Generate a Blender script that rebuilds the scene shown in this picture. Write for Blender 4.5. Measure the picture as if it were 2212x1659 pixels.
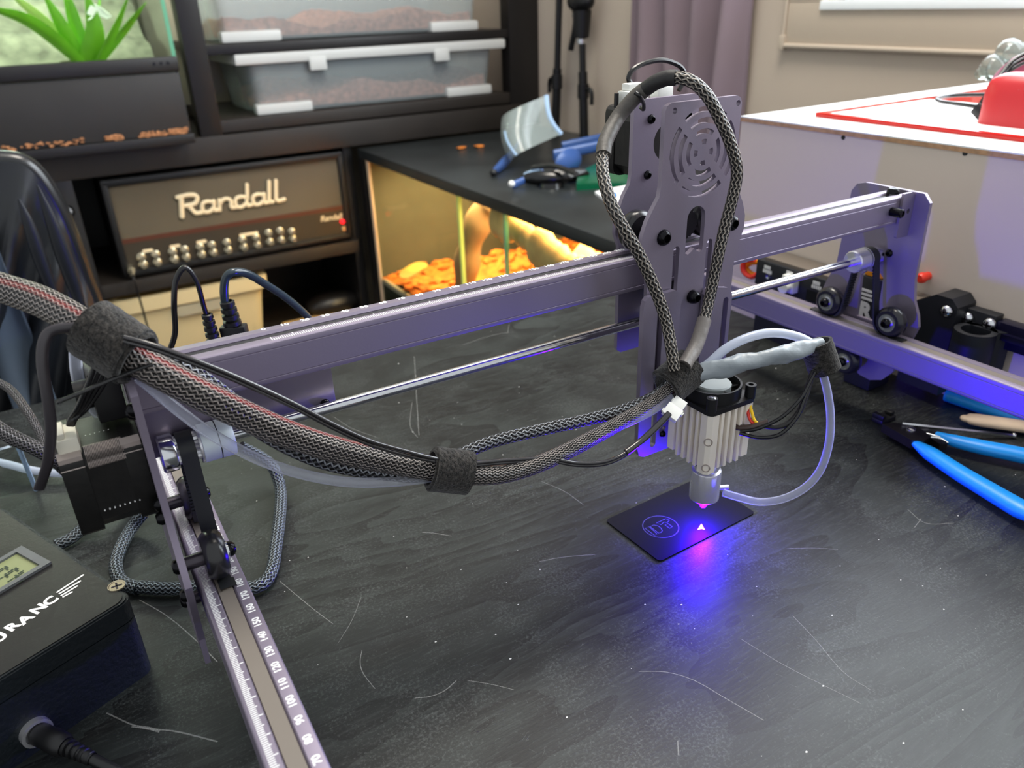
import bpy, bmesh, math, random
from mathutils import Vector, Matrix
from mathutils.geometry import tessellate_polygon
random.seed(7)
for o in list(bpy.data.objects): bpy.data.objects.remove(o)
SC = bpy.context.scene
COL = SC.collection
# ------------------------------------------------------------------ camera
# all dimensions below are millimetres; origin = zero mark of the gantry ruler; table top at z=-178, floor at z=-928
MM = 0.001
ZF = 928.0
TZ = -178.0
def W(p): return Vector((p[0]*MM, p[1]*MM, (p[2]+ZF)*MM))
FOC = 1672.572; YAW = 0.5301145; PIT = 0.4617373; ROL = -0.0333163
CAM = Vector((-70.843, -348.337, 134.644))
_F = Vector((math.sin(YAW)*math.cos(PIT), math.cos(YAW)*math.cos(PIT), -math.sin(PIT)))
_R0 = Vector((math.cos(YAW), -math.sin(YAW), 0)); _U0 = _R0.cross(_F)
_R = math.cos(ROL)*_R0 + math.sin(ROL)*_U0
_U = -math.sin(ROL)*_R0 + math.cos(ROL)*_U0
cd = bpy.data.cameras.new('camera'); co = bpy.data.objects.new('camera', cd); COL.objects.link(co)
cd.sensor_width = 36.0; cd.lens = FOC/2212*36.0; cd.clip_start = 0.01; cd.clip_end = 60
cd.dof.use_dof = True; cd.dof.focus_distance = 0.41; cd.dof.aperture_fstop = cd.lens/2.3
M = Matrix((( _R.x, _U.x, -_F.x, 0), (_R.y, _U.y, -_F.y, 0), (_R.z, _U.z, -_F.z, 0), (0, 0, 0, 1)))
M.translation = W(CAM); co.matrix_world = M
SC.camera = co
def _ray(u, v): return _F + _R*((u-1106)/FOC) - _U*((v-829.5)/FOC)
def pz(u, v, z): d = _ray(u, v); return CAM + d*((z-CAM.z)/d.z)
def py(u, v, y): d = _ray(u, v); return CAM + d*((y-CAM.y)/d.y)
def px(u, v, x): d = _ray(u, v); return CAM + d*((x-CAM.x)/d.x)
def pd(u, v, dist): return CAM + _ray(u, v)*dist
# ------------------------------------------------------------------ world, lights, exposure
wd = bpy.data.worlds.new('world'); SC.world = wd; wd.use_nodes = True
bg = wd.node_tree.nodes['Background']; bg.inputs[0].default_value = (0.93, 0.97, 1.0, 1); bg.inputs[1].default_value = 0.6
def area_light(name, loc, direc, sx, sy, power, col):
    l = bpy.data.lights.new(name, 'AREA'); l.shape = 'RECTANGLE'; l.size = sx*MM; l.size_y = sy*MM; l.energy = power; l.color = col
    o = bpy.data.objects.new(name, l); COL.objects.link(o); o.location = W(loc)
    o.rotation_euler = Vector(direc).to_track_quat('-Z', 'Y').to_euler(); return o
area_light('window_daylight', (1170, 0, 620), (-1, 0, -0.25), 1140, 940, 11.0, (0.86, 0.94, 1.0))
area_light('overhead_fill', (560, 330, 1450), (0.05, 0.0, -1), 700, 500, 18.0, (1.0, 0.93, 0.82))  # added warm fill from above, no fixture; brightens the wall and metal plates
SC.view_settings.view_transform = 'Standard'; SC.view_settings.look = 'None'
SC.view_settings.gamma = 1.0; SC.view_settings.exposure = 0.5
# ------------------------------------------------------------------ materials
def lin(c): return tuple(((x/255)/12.92 if x/255 <= 0.04045 else ((x/255+0.055)/1.055)**2.4) for x in c)
MATS = {}
def mat(name, rgb, rough=0.5, metal=0.0, emit=0, ecol=None, trans=0.0, ior=1.45, alpha=1.0, noise=None, bump=None, coat=0, sheen=0, spec=None):
    """noise=(scale, amount) mottles the colour; bump=(scale, strength)"""
    m = bpy.data.materials.new(name); m.use_nodes = True; nt = m.node_tree; b = nt.nodes['Principled BSDF']
    c = lin(rgb); b.inputs['Base Color'].default_value = (*c, 1); b.inputs['Roughness'].default_value = rough; b.inputs['Metallic'].default_value = metal
    if emit: b.inputs['Emission Color'].default_value = (*(lin(ecol) if ecol else c), 1); b.inputs['Emission Strength'].default_value = emit
    if trans: b.inputs['Transmission Weight'].default_value = trans; b.inputs['IOR'].default_value = ior
    if alpha < 1: b.inputs['Alpha'].default_value = alpha
    if coat: b.inputs['Coat Weight'].default_value = coat
    if sheen: b.inputs['Sheen Weight'].default_value = sheen
    if spec is not None: b.inputs['Specular IOR Level'].default_value = spec
    N = nt.nodes; L = nt.links
    if noise or bump:
        tc = N.new('ShaderNodeTexCoord')
    if noise:
        n = N.new('ShaderNodeTexNoise'); n.inputs['Scale'].default_value = noise[0]; n.inputs['Detail'].default_value = 5
        L.new(tc.outputs['Object'], n.inputs['Vector'])
        r = N.new('ShaderNodeValToRGB'); a = noise[1]
        r.color_ramp.elements[0].position = 0.3; r.color_ramp.elements[1].position = 0.7
        r.color_ramp.elements[0].color = (*[max(0, x*(1-a)) for x in c], 1); r.color_ramp.elements[1].color = (*[min(1, x*(1+a)) for x in c], 1)
        L.new(n.outputs['Fac'], r.inputs['Fac']); L.new(r.outputs['Color'], b.inputs['Base Color'])
    if bump:
        n = N.new('ShaderNodeTexNoise'); n.inputs['Scale'].default_value = bump[0]; n.inputs['Detail'].default_value = 3
        L.new(tc.outputs['Object'], n.inputs['Vector'])
        bn = N.new('ShaderNodeBump'); bn.inputs['Strength'].default_value = bump[1]; bn.inputs['Distance'].default_value = 0.001
        L.new(n.outputs['Fac'], bn.inputs['Height']); L.new(bn.outputs['Normal'], b.inputs['Normal'])
    MATS[name] = m; return m
class NB:
    """tiny node builder"""
    def __init__(s, m): s.nt = m.node_tree; s.N = s.nt.nodes; s.L = s.nt.links; s.b = s.N['Principled BSDF']
    def n(s, t, **k):
        x = s.N.new(t)
        for a, v in k.items(): setattr(x, a, v)
        return x
    def math(s, op, a, b=None, clamp=False):
        x = s.n('ShaderNodeMath', operation=op); x.use_clamp = clamp
        for i, v in enumerate((a, b)):
            if v is None: continue
            if isinstance(v, (int, float)): x.inputs[i].default_value = v
            else: s.L.new(v, x.inputs[i])
        return x.outputs[0]
    def mix(s, fac, a, b):
        x = s.n('ShaderNodeMix', data_type='RGBA')
        if isinstance(fac, (int, float)): x.inputs[0].default_value = fac
        else: s.L.new(fac, x.inputs[0])
        for i, v in ((6, a), (7, b)):
            if isinstance(v, tuple): x.inputs[i].default_value = (*v[:3], 1)
            else: s.L.new(v, x.inputs[i])
        return x.outputs[2]
    def ramp(s, fac, p0, p1, c0=(0, 0, 0), c1=(1, 1, 1)):
        r = s.n('ShaderNodeValToRGB'); e = r.color_ramp.elements
        e[0].position = p0; e[1].position = p1; e[0].color = (*c0, 1); e[1].color = (*c1, 1)
        s.L.new(fac, r.inputs[0]); return r.outputs[0]
    def noise(s, vec, scale, detail=4, rough=0.5, dist=0.0):
        x = s.n('ShaderNodeTexNoise'); x.inputs['Scale'].default_value = scale; x.inputs['Detail'].default_value = detail
        x.inputs['Roughness'].default_value = rough; x.inputs['Distortion'].default_value = dist
        s.L.new(vec, x.inputs['Vector']); return x.outputs['Fac']
    def mapping(s, vec, scale=(1, 1, 1), rot=(0, 0, 0)):
        x = s.n('ShaderNodeMapping'); x.inputs['Scale'].default_value = scale; x.inputs['Rotation'].default_value = rot
        s.L.new(vec, x.inputs['Vector']); return x.outputs[0]
    def bump(s, h, strength, dist=0.001):
        x = s.n('ShaderNodeBump'); x.inputs['Strength'].default_value = strength; x.inputs['Distance'].default_value = dist
        s.L.new(h, x.inputs['Height']); s.L.new(x.outputs[0], s.b.inputs['Normal'])
    def obj(s): return s.n('ShaderNodeTexCoord').outputs['Object']
    def uv(s):
        x = s.n('ShaderNodeSeparateXYZ'); s.L.new(s.n('ShaderNodeTexCoord').outputs['UV'], x.inputs[0]); return x.outputs[0], x.outputs[1]
    def col(s, c): s.L.new(c, s.b.inputs['Base Color'])
    def rough(s, c): s.L.new(c, s.b.inputs['Roughness'])

def table_material():
    m = mat('stained_wood_table', (40, 43, 44), 0.36, spec=0.36); k = NB(m); o = k.obj()
    # cathedral grain: saw-tooth bands along the contours of a stretched noise field
    g = k.noise(k.mapping(o, (1.6, 6.5, 1), (0, 0, -0.62)), 1.25, 4, 0.42, 0.7)
    band = k.math('FRACT', k.math('MULTIPLY', g, 19.0))
    fine = k.noise(k.mapping(o, (60, 500, 40), (0, 0, -0.55)), 1.0, 5, 0.7)
    fuzz = k.math('MULTIPLY', k.noise(o, 620.0, 4, 0.75), k.ramp(k.noise(o, 26.0, 3, 0.6), 0.25, 0.65, (0.72,)*3, (1.08,)*3))
    cloud = k.noise(o, 6.0, 4, 0.6)
    base = k.mix(k.ramp(cloud, 0.32, 0.72), lin((24, 26, 26)), lin((46, 51, 49)))
    base = k.mix(k.ramp(band, 0.0, 0.95, (0.85, 0.85, 0.85), (0, 0, 0)), base, lin((13, 13, 14)))
    base = k.mix(k.ramp(fine, 0.5, 0.8, (0, 0, 0), (0.4, 0.4, 0.4)), base, lin((80, 84, 82)))
    base = k.mix(k.ramp(fuzz, 0.5, 0.75, (0, 0, 0), (0.6, 0.6, 0.6)), base, lin((92, 96, 95)))
    k.col(base)
    k.rough(k.ramp(k.math('ADD', k.math('MULTIPLY', cloud, 0.5), k.math('MULTIPLY', fine, 0.5)), 0.3, 0.75, (0.36,)*3, (0.58,)*3))
    k.bump(k.math('ADD', k.math('MULTIPLY', fine, 0.6), k.math('MULTIPLY', fuzz, 0.4)), 0.16)
    return m
def braid_material(name, dark, light, n=12, pitch=5.0, red=0.0, rough=0.3):
    """woven monofilament sleeve: two crossing sets of helical strands on tube UVs (u around, v in mm along)"""
    m = mat(name, light, rough); k = NB(m); u, v = k.uv()
    U = k.math('MULTIPLY', u, n*2*math.pi); Vv = k.math('MULTIPLY', v, 2*math.pi/pitch)
    a = k.math('ADD', U, Vv); b = k.math('SUBTRACT', U, Vv)
    sa = k.math('SINE', a); sb = k.math('SINE', b); ov = k.math('SINE', Vv)
    A = k.math('MULTIPLY', k.math('ADD', k.math('MULTIPLY', sa, 0.5), 0.5), k.math('ADD', k.math('MULTIPLY', ov, 0.16), 0.84))
    B = k.math('MULTIPLY', k.math('ADD', k.math('MULTIPLY', sb, 0.5), 0.5), k.math('SUBTRACT', 0.84, k.math('MULTIPLY', ov, 0.16)))
    h = k.math('MAXIMUM', A, B)
    f = k.ramp(h, 0.62, 0.97)
    dk = lin(dark)
    if red:
        s = k.math('SINE', k.math('ADD', k.math('MULTIPLY', u, 4*math.pi), k.math('MULTIPLY', v, 0.012)))
        w = k.ramp(s, 0.86, 1.0); dkc = k.mix(w, dk, lin((120, 22, 22)))
        lt = k.mix(k.math('MULTIPLY', w, 0.35), lin(light), lin((150, 60, 56)))
    else: dkc = dk; lt = lin(light)
    k.col(k.mix(f, dkc, lt)); k.bump(h, 0.9, 0.0008); return m
table_material()
mat('anodised_purple', (142, 133, 150), 0.44, 0.65, bump=(900, 0.04), noise=(6, 0.04))
mat('anodised_edge', (160, 132, 146), 0.4, 0.8)
mat('print_white', (238, 238, 238), 0.6)
mat('black_plastic', (18, 18, 20), 0.42)
mat('black_gloss', (10, 10, 11), 0.2)
mat('black_steel', (30, 30, 33), 0.22, 0.85)
mat('motor_black', (20, 19, 18), 0.4, 0.2, noise=(120, 0.4), bump=(300, 0.1))
mat('motor_lamination', (172, 160, 154), 0.4, 0.35)
mat('steel', (205, 207, 210), 0.16, 1.0)
mat('brushed_aluminium', (214, 214, 218), 0.27, 0.7)
mat('cast_aluminium', (236, 228, 216), 0.48, 0.1, bump=(300, 0.05))
mat('matte_alu', (205, 214, 216), 0.5, 0.3)
mat('rubber', (22, 22, 23), 0.6)
mat('belt_rubber', (24, 26, 28), 0.55)
mat('belt_top', (112, 104, 96), 0.6)
mat('wheel_black', (26, 26, 28), 0.25)
mat('white_plastic', (236, 236, 230), 0.4)
mat('cream_plastic', (226, 222, 206), 0.4)
def tube_clear():
    """clear flexible hose: see-through where faced, glossy and brighter towards the rims"""
    m = mat('clear_tube', (222, 226, 240), 0.1, coat=0.5); nt = m.node_tree; N = nt.nodes; L = nt.links
    out = N['Material Output']; b = N['Principled BSDF']; t = N.new('ShaderNodeBsdfTransparent'); t.inputs[0].default_value = (0.9, 0.91, 0.95, 1)
    lw = N.new('ShaderNodeLayerWeight'); lw.inputs['Blend'].default_value = 0.42; r = N.new('ShaderNodeValToRGB'); e = r.color_ramp.elements
    e[0].position = 0.15; e[0].color = (0.2, 0.2, 0.2, 1); e[1].position = 0.85; e[1].color = (0.72, 0.72, 0.72, 1)
    mx = N.new('ShaderNodeMixShader'); L.new(lw.outputs['Facing'], r.inputs[0]); L.new(r.outputs[0], mx.inputs[0]); L.new(t.outputs[0], mx.inputs[1]); L.new(b.outputs[0], mx.inputs[2]); L.new(mx.outputs[0], out.inputs['Surface'])
tube_clear()
mat('milky_tube', (204, 212, 230), 0.22, alpha=0.62, coat=0.3)
mat('glass_clear', (236, 244, 240), 0.03, trans=1.0, ior=1.08)
mat('glass_edge', (120, 196, 160), 0.2, trans=0.3)
mat('wire_black', (16, 16, 18), 0.3); mat('wire_gloss', (44, 42, 44), 0.16, coat=0.5); mat('ribbon_grey', (52, 48, 52), 0.3); mat('cord_teal', (40, 52, 60), 0.2)
mat('shrink_grey', (142, 150, 156), 0.34, bump=(110, 0.9)); mat('shrink_taupe', (112, 106, 102), 0.42, bump=(160, 0.6))
mat('shrink_dark', (74, 70, 66), 0.55, bump=(220, 0.5))
mat('tape_black', (30, 29, 29), 0.55, bump=(200, 0.4))
mat('yellow_wire', (242, 196, 10), 0.35); mat('red_wire', (206, 44, 28), 0.35); mat('brown_wire', (66, 52, 48), 0.4)
braid_material('braid_main', (14, 12, 12), (178, 168, 162), 20, 2.9, red=1)
braid_material('braid_dark', (8, 8, 9), (116, 112, 114), 12, 2.8)
braid_material('braid_coarse', (6, 6, 8), (150, 154, 160), 9, 3.6)
braid_material('braid_loop', (14, 12, 11), (170, 160, 148), 9, 4.2)
braid_material('braid_blue', (14, 20, 24), (136, 148, 156), 10, 3.4)
def velcro():
    m = mat('hook_and_loop', (34, 32, 31), 0.95, sheen=0.25, spec=0.1); k = NB(m); o = k.obj()
    n = k.noise(k.mapping(o, (700, 260, 700), (0.4, 0.3, 0.7)), 1.0, 4, 0.7)
    k.col(k.mix(k.ramp(n, 0.4, 0.75), lin((14, 13, 13)), lin((72, 68, 64)))); k.bump(n, 1.0, 0.0012)
velcro()
mat('laser_glow', (120, 60, 255), 0.4, emit=20, ecol=(70, 20, 255)); mat('laser_core', (255, 255, 255), 0.4, emit=14, ecol=(110, 70, 255))
mat('card_black', (12, 11, 15), 0.5, spec=0.12); mat('card_mark', (74, 72, 80), 0.6)
mat('blue_handle', (16, 146, 236), 0.38); mat('tool_steel', (70, 66, 72), 0.3, 0.9)
mat('light_wood', (226, 200, 170), 0.6, noise=(60, 0.06))
mat('controller_top', (20, 19, 19), 0.34, bump=(500, 0.08)); mat('controller_body', (14, 22, 28), 0.5, bump=(330, 0.55))
mat('lcd_bezel', (88, 90, 92), 0.4); mat('lcd_green', (126, 132, 92), 0.4); mat('lcd_dark', (44, 56, 40), 0.5)
# background
mat('wall_beige', (186, 172, 158), 0.85, noise=(2, 0.02)); mat('wall_paint', (192, 182, 160), 0.85, noise=(2, 0.02))
mat('frame_beige', (184, 170, 154), 0.6); mat('sill_white', (240, 246, 250), 0.4)
mat('floor_dark', (60, 52, 46), 0.6, noise=(3, 0.2))
mat('window_pane', (250, 252, 255), 0.1, emit=5.0, ecol=(236, 246, 255))
mat('black_paint', (24, 22, 22), 0.42, noise=(6, 0.25), bump=(40, 0.1)); mat('black_paint_brown', (42, 37, 33), 0.5, noise=(8, 0.25))
mat('desk_black', (38, 42, 43), 0.34, noise=(9, 0.35), bump=(120, 0.1))
mat('amp_grille', (98, 88, 70), 0.75, bump=(700, 0.5), noise=(3, 0.1)); mat('amp_black', (20, 19, 19), 0.5, bump=(260, 0.3)); mat('amp_panel', (62, 54, 42), 0.4)
mat('amp_red', (88, 46, 28), 0.5); mat('cream_letter', (246, 226, 186), 0.45); mat('knob_chrome', (196, 186, 160), 0.25, 0.8); mat('red_light', (230, 20, 30), 0.3, emit=2.0)
mat('tub_plastic', (186, 196, 198), 0.3, alpha=0.34); mat('tub_rim', (206, 208, 206), 0.4); mat('coco_soil', (196, 134, 108), 0.9, noise=(90, 0.45), bump=(120, 1.0))
mat('tank_black', (40, 38, 37), 0.5, noise=(10, 0.15)); mat('rust_crumb', (176, 122, 82), 0.9, noise=(150, 0.4), bump=(200, 1))
mat('moss_rock', (128, 130, 108), 0.9, noise=(30, 0.45), bump=(50, 1.0)); mat('leaf_green', (112, 182, 30), 0.4, noise=(14, 0.15)); mat('leaf_pale', (196, 220, 120), 0.4)
mat('flower_white', (236, 246, 220), 0.5)
mat('bin_beige', (214, 196, 152), 0.5, noise=(3, 0.05)); mat('bin_handle', (168, 160, 136), 0.6)
mat('jacket_cloth', (20, 23, 28), 0.4, noise=(9, 0.25), bump=(60, 0.25)); mat('jacket_lining', (54, 66, 80), 0.7, noise=(7, 0.15)); mat('chair_rim', (24, 26, 28), 0.25)
mat('curtain_mauve', (128, 112, 120), 0.85, noise=(6, 0.06)); mat('stand_black', (20, 20, 22), 0.4, 0.3)
mat('chips_orange', (206, 118, 40), 0.85, noise=(60, 0.45), bump=(90, 1)); mat('driftwood', (214, 176, 112), 0.8, noise=(20, 0.25), bump=(40, 0.6)); mat('log_grey', (150, 118, 80), 0.85, noise=(14, 0.2), bump=(40, 0.5)); mat('dry_leaf', (230, 186, 84), 0.7)
mat('terrarium_wall', (86, 87, 70), 0.85, noise=(9, 0.15), bump=(20, 0.4))
mat('lamp_warm', (255, 220, 150), 0.5, emit=9, ecol=(255, 206, 120)); mat('lamp_cool', (240, 255, 235), 0.5, emit=7, ecol=(235, 255, 225))
mat('blue_plastic', (58, 88, 146), 0.22); mat('visor', (176, 188, 184), 0.1, alpha=0.36); mat('visor_edge', (176, 206, 240), 0.2)
mat('green_plastic', (4, 110, 70), 0.2, trans=0.35); mat('paper_white', (240, 240, 240), 0.7); mat('paper_blue', (20, 110, 210), 0.6)
mat('laminate_white', (210, 196, 182), 0.36); mat('laminate_top', (226, 230, 230), 0.3); mat('chipboard_edge', (176, 138, 104), 0.8, noise=(200, 0.2))
mat('red_acrylic', (226, 26, 12), 0.1, trans=0.25); mat('red_rubber', (196, 40, 46), 0.36); mat('maroon_band', (120, 34, 66), 0.4); mat('crystal', (225, 232, 228), 0.03, trans=0.9, ior=1.45)
mat('print_black', (22, 24, 30), 0.5, bump=(180, 0.1)); mat('grey_top', (112, 102, 92), 0.5); mat('xt_red', (236, 60, 40), 0.35); mat('orange_clip', (236, 150, 10), 0.4)
mat('dark_rail', (24, 22, 52), 0.3, 0.5)

mat('scratch_faint', (128, 132, 130), 0.6, alpha=0.34); mat('scratch_strong', (160, 160, 156), 0.6, alpha=0.42); mat('dust_white', (200, 200, 196), 0.7)
mat('hub_grey', (150, 156, 156), 0.45)
# ------------------------------------------------------------------ geometry helpers
ORG = {}
def tag(o, label=None, cat=None, group=None, kind=None):
    if label: o['label'] = label
    if cat: o['category'] = cat
    if group: o['group'] = group
    if kind: o['kind'] = kind
    return o
def empty(name, base, label=None, cat=None, group=None):
    o = bpy.data.objects.new(name, None); COL.objects.link(o); o.empty_display_size = 0.02
    o.location = W(base); ORG[o.name] = W(base); return tag(o, label, cat, group)
class MB:
    def __init__(s): s.bm = bmesh.new(); s.uvl = None
    def _q(s, vs): return [s.bm.verts.new(v) for v in vs]
    def _f(s, vs):
        try: return s.bm.faces.new(vs)
        except ValueError: return None
    def box(s, x0, x1, y0, y1, z0, z1, mtx=None, bev=0, seg=2):
        b = bmesh.new()
        v = [b.verts.new(p) for p in ((x0,y0,z0),(x1,y0,z0),(x1,y1,z0),(x0,y1,z0),(x0,y0,z1),(x1,y0,z1),(x1,y1,z1),(x0,y1,z1))]
        for f in ((3,2,1,0),(4,5,6,7),(0,1,5,4),(1,2,6,5),(2,3,7,6),(3,0,4,7)): b.faces.new([v[i] for i in f])
        if bev: bmesh.ops.bevel(b, geom=b.edges[:], offset=bev, segments=seg, affect='EDGES', profile=0.6)
        s._merge(b, mtx); return s
    def _merge(s, b, mtx=None):
        if mtx is not None: b.transform(mtx)
        mp = {v.index: s.bm.verts.new(v.co) for v in (b.verts.index_update() or b.verts)}
        for f in b.faces: s._f([mp[v.index] for v in f.verts])
        b.free()
    def cyl(s, p0, p1, r0, r1=None, seg=24, caps=True):
        p0 = Vector(p0); p1 = Vector(p1); r1 = r0 if r1 is None else r1
        d = (p1-p0).normalized(); a = d.orthogonal().normalized(); b = d.cross(a)
        R0 = [s.bm.verts.new(p0+(a*math.cos(t)+b*math.sin(t))*r0) for t in [2*math.pi*i/seg for i in range(seg)]]
        R1 = [s.bm.verts.new(p1+(a*math.cos(t)+b*math.sin(t))*r1) for t in [2*math.pi*i/seg for i in range(seg)]]
        for i in range(seg): s._f([R0[i], R0[(i+1)%seg], R1[(i+1)%seg], R1[i]])
        if caps: s._f(R0[::-1]); s._f(R1)
        return s
    def lathe(s, p0, axis, prof, seg=28, closed=False):
        """prof = [(distance along axis, radius)...]"""
        p0 = Vector(p0); d = Vector(axis).normalized(); a = d.orthogonal().normalized(); b = d.cross(a); rings = []
        for h, r in prof:
            if r < 1e-6: rings.append([s.bm.verts.new(p0+d*h)])
            else: rings.append([s.bm.verts.new(p0+d*h+(a*math.cos(t)+b*math.sin(t))*r) for t in [2*math.pi*i/seg for i in range(seg)]])
        pairs = list(zip(rings, rings[1:])) + ([(rings[-1], rings[0])] if closed else [])
        for A, B in pairs:
            for i in range(seg):
                j = (i+1) % seg
                q = [A[i], A[j], B[j], B[i]] if len(A) > 1 and len(B) > 1 else ([A[0], B[j], B[i]] if len(A) == 1 else [A[i], A[j], B[0]])
                s._f(q)
        return s
    def prism(s, poly, fn, a0, a1, holes=()):
        """poly: 2D outline, fn(p, a) -> 3D"""
        loops = [list(poly)] + [list(h) for h in holes]; flat = [p for l in loops for p in l]
        tris = tessellate_polygon([[Vector((p[0], p[1], 0)) for p in l] for l in loops])
        A = [s.bm.verts.new(fn(p, a0)) for p in flat]; B = [s.bm.verts.new(fn(p, a1)) for p in flat]
        for t in tris: s._f([A[i] for i in t]); s._f([B[i] for i in reversed(t)])
        k = 0
        for l in loops:
            n = len(l)
            for i in range(n): j = (i+1) % n; s._f([A[k+i], A[k+j], B[k+j], B[k+i]])
            k += n
        return s
    def tube(s, pts, rad, seg=12, flat=1.0, hint=(0, 0, 1), caps=True, hollow=0, twist=0.0):
        """swept tube with UVs. rad: number or list; flat: ratio of second axis"""
        P = [Vector(p) for p in pts]; n = len(P); R = rad if isinstance(rad, (list, tuple)) else [rad]*n
        if s.uvl is None: s.uvl = s.bm.loops.layers.uv.new('UVMap')
        T = [(P[min(i+1, n-1)]-P[max(i-1, 0)]).normalized() for i in range(n)]
        h = Vector(hint); a = (h-T[0]*h.dot(T[0]));
        a = a.normalized() if a.length > 1e-4 else T[0].orthogonal().normalized()
        rings = []; L = 0; Ls = []
        for i in range(n):
            a = (a-T[i]*a.dot(T[i])).normalized(); b = T[i].cross(a)
            if i: L += (P[i]-P[i-1]).length
            Ls.append(L); fl = flat[i] if isinstance(flat, (list, tuple)) else flat
            tw = twist*i
            rings.append([s.bm.verts.new(P[i]+a*(math.cos(t+tw)*R[i])+b*(math.sin(t+tw)*R[i]*fl)) for t in [2*math.pi*k/seg for k in range(seg)]])
        for i in range(n-1):
            for k in range(seg):
                j = (k+1) % seg; f = s._f([rings[i][k], rings[i][j], rings[i+1][j], rings[i+1][k]])
                if f:
                    for lp, (uu, vv) in zip(f.loops, ((k/seg, Ls[i]), ((k+1)/seg, Ls[i]), ((k+1)/seg, Ls[i+1]), (k/seg, Ls[i+1]))): lp[s.uvl].uv = (uu, vv)
        if caps: s._f(rings[0][::-1]); s._f(rings[-1])
        return s
    def sphere(s, c, r, sc=(1, 1, 1), u=16, v=10, mtx=None):
        b = bmesh.new(); bmesh.ops.create_uvsphere(b, u_segments=u, v_segments=v, radius=r)
        m = Matrix.Translation(Vector(c)) @ (mtx.to_4x4() if mtx else Matrix()) @ Matrix.Diagonal((*sc, 1)); s._merge(b, m); return s
    def ico(s, c, r, sub=2, jit=0, sc=(1, 1, 1)):
        b = bmesh.new(); bmesh.ops.create_icosphere(b, subdivisions=sub, radius=r)
        for vv in b.verts: vv.co = Vector((vv.co.x*sc[0], vv.co.y*sc[1], vv.co.z*sc[2]))*(1+random.uniform(-jit, jit)) + Vector(c)
        s._merge(b); return s
    def grid(s, nx, ny, fn):
        V = [[s.bm.verts.new(fn(i/nx, j/ny)) for j in range(ny+1)] for i in range(nx+1)]
        for i in range(nx):
            for j in range(ny): s._f([V[i][j], V[i+1][j], V[i+1][j+1], V[i][j+1]])
        return s
    def solid(s, th):
        bmesh.ops.recalc_face_normals(s.bm, faces=s.bm.faces[:])
        bmesh.ops.solidify(s.bm, geom=s.bm.faces[:], thickness=th); return s
    def poly3(s, pts): s._f([s.bm.verts.new(p) for p in pts]); return s
    def build(s, name, material, parent=None, label=None, cat=None, group=None, kind=None, smooth=True, angle=40, mods=None, base=None):
        bmesh.ops.recalc_face_normals(s.bm, faces=s.bm.faces[:])
        if parent is not None: org = ORG[parent.name]
        else:
            if base is None:
                xs = [v.co for v in s.bm.verts]; mn = [min(c[i] for c in xs) for i in range(3)]; mx = [max(c[i] for c in xs) for i in range(3)]
                base = ((mn[0]+mx[0])/2, (mn[1]+mx[1])/2, mn[2])
            org = W(base)
        for v in s.bm.verts: v.co = W(v.co)-org
        me = bpy.data.meshes.new(name); s.bm.to_mesh(me); s.bm.free()
        ms = material if isinstance(material, (list, tuple)) else [material]
        for x in ms: me.materials.append(MATS[x] if isinstance(x, str) else x)
        if smooth:
            me.polygons.foreach_set('use_smooth', [True]*len(me.polygons)); me.set_sharp_from_angle(angle=math.radians(angle))
        o = bpy.data.objects.new(name, me); COL.objects.link(o)
        if parent is not None: o.parent = parent
        else: o.location = org
        ORG[o.name] = org
        return tag(o, label, cat, group, kind)
def copy_part(o, parent, off):
    """a copy of a part (same mesh data) under parent, moved by off (mm)"""
    c = o.copy(); COL.objects.link(c); c.parent = parent
    c.location = o.location + Vector(off)*MM; ORG[c.name] = ORG[parent.name]; return c
def spline(pts, n=10):
    P = [Vector(p) for p in pts]; P = [P[0]*2-P[1]] + P + [P[-1]*2-P[-2]]; out = []
    for i in range(1, len(P)-2):
        for k in range(n):
            t = k/n; a, b, c, d = P[i-1], P[i], P[i+1], P[i+2]
            out.append(0.5*((2*b)+(c-a)*t+(2*a-5*b+4*c-d)*t*t+(3*b-a-3*c+d)*t**3))
    out.append(P[-2]); return out
def lerp_list(vals, n):
    out = []
    for i in range(len(vals)-1): out += [vals[i]+(vals[i+1]-vals[i])*k/n for k in range(n)]
    return out+[vals[-1]]
def rrect(x0, x1, y0, y1, r, n=5, rs=None):
    rs = rs or (r, r, r, r); pts = []
    for (cx, cy, a0, rr) in ((x1, y1, 0, rs[0]), (x0, y1, 90, rs[1]), (x0, y0, 180, rs[2]), (x1, y0, 270, rs[3])):
        sx = -1 if cx == x1 else 1; sy = -1 if cy == y1 else 1
        for k in range(n+1):
            t = math.radians(a0+90*k/n); pts.append((cx+sx*rr+rr*math.cos(t), cy+sy*rr+rr*math.sin(t)))
    return pts
def circ(cx, cy, r, n=20, a0=0): return [(cx+r*math.cos(a0+2*math.pi*i/n), cy+r*math.sin(a0+2*math.pi*i/n)) for i in range(n)]
def slot(x, z0, z1, r, n=6):
    return [(x+r*math.cos(math.radians(t)), z1-r+r*math.sin(math.radians(t))) for t in [180*k/n for k in range(n+1)]] + \
           [(x+r*math.cos(math.radians(t)), z0+r+r*math.sin(math.radians(t))) for t in [180+180*k/n for k in range(n+1)]]
XZ = lambda p, y: (p[0], y, p[1])
YZ = lambda p, x: (x, p[0], p[1])
XY = lambda p, z: (p[0], p[1], z)
_TXT = {}
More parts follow.
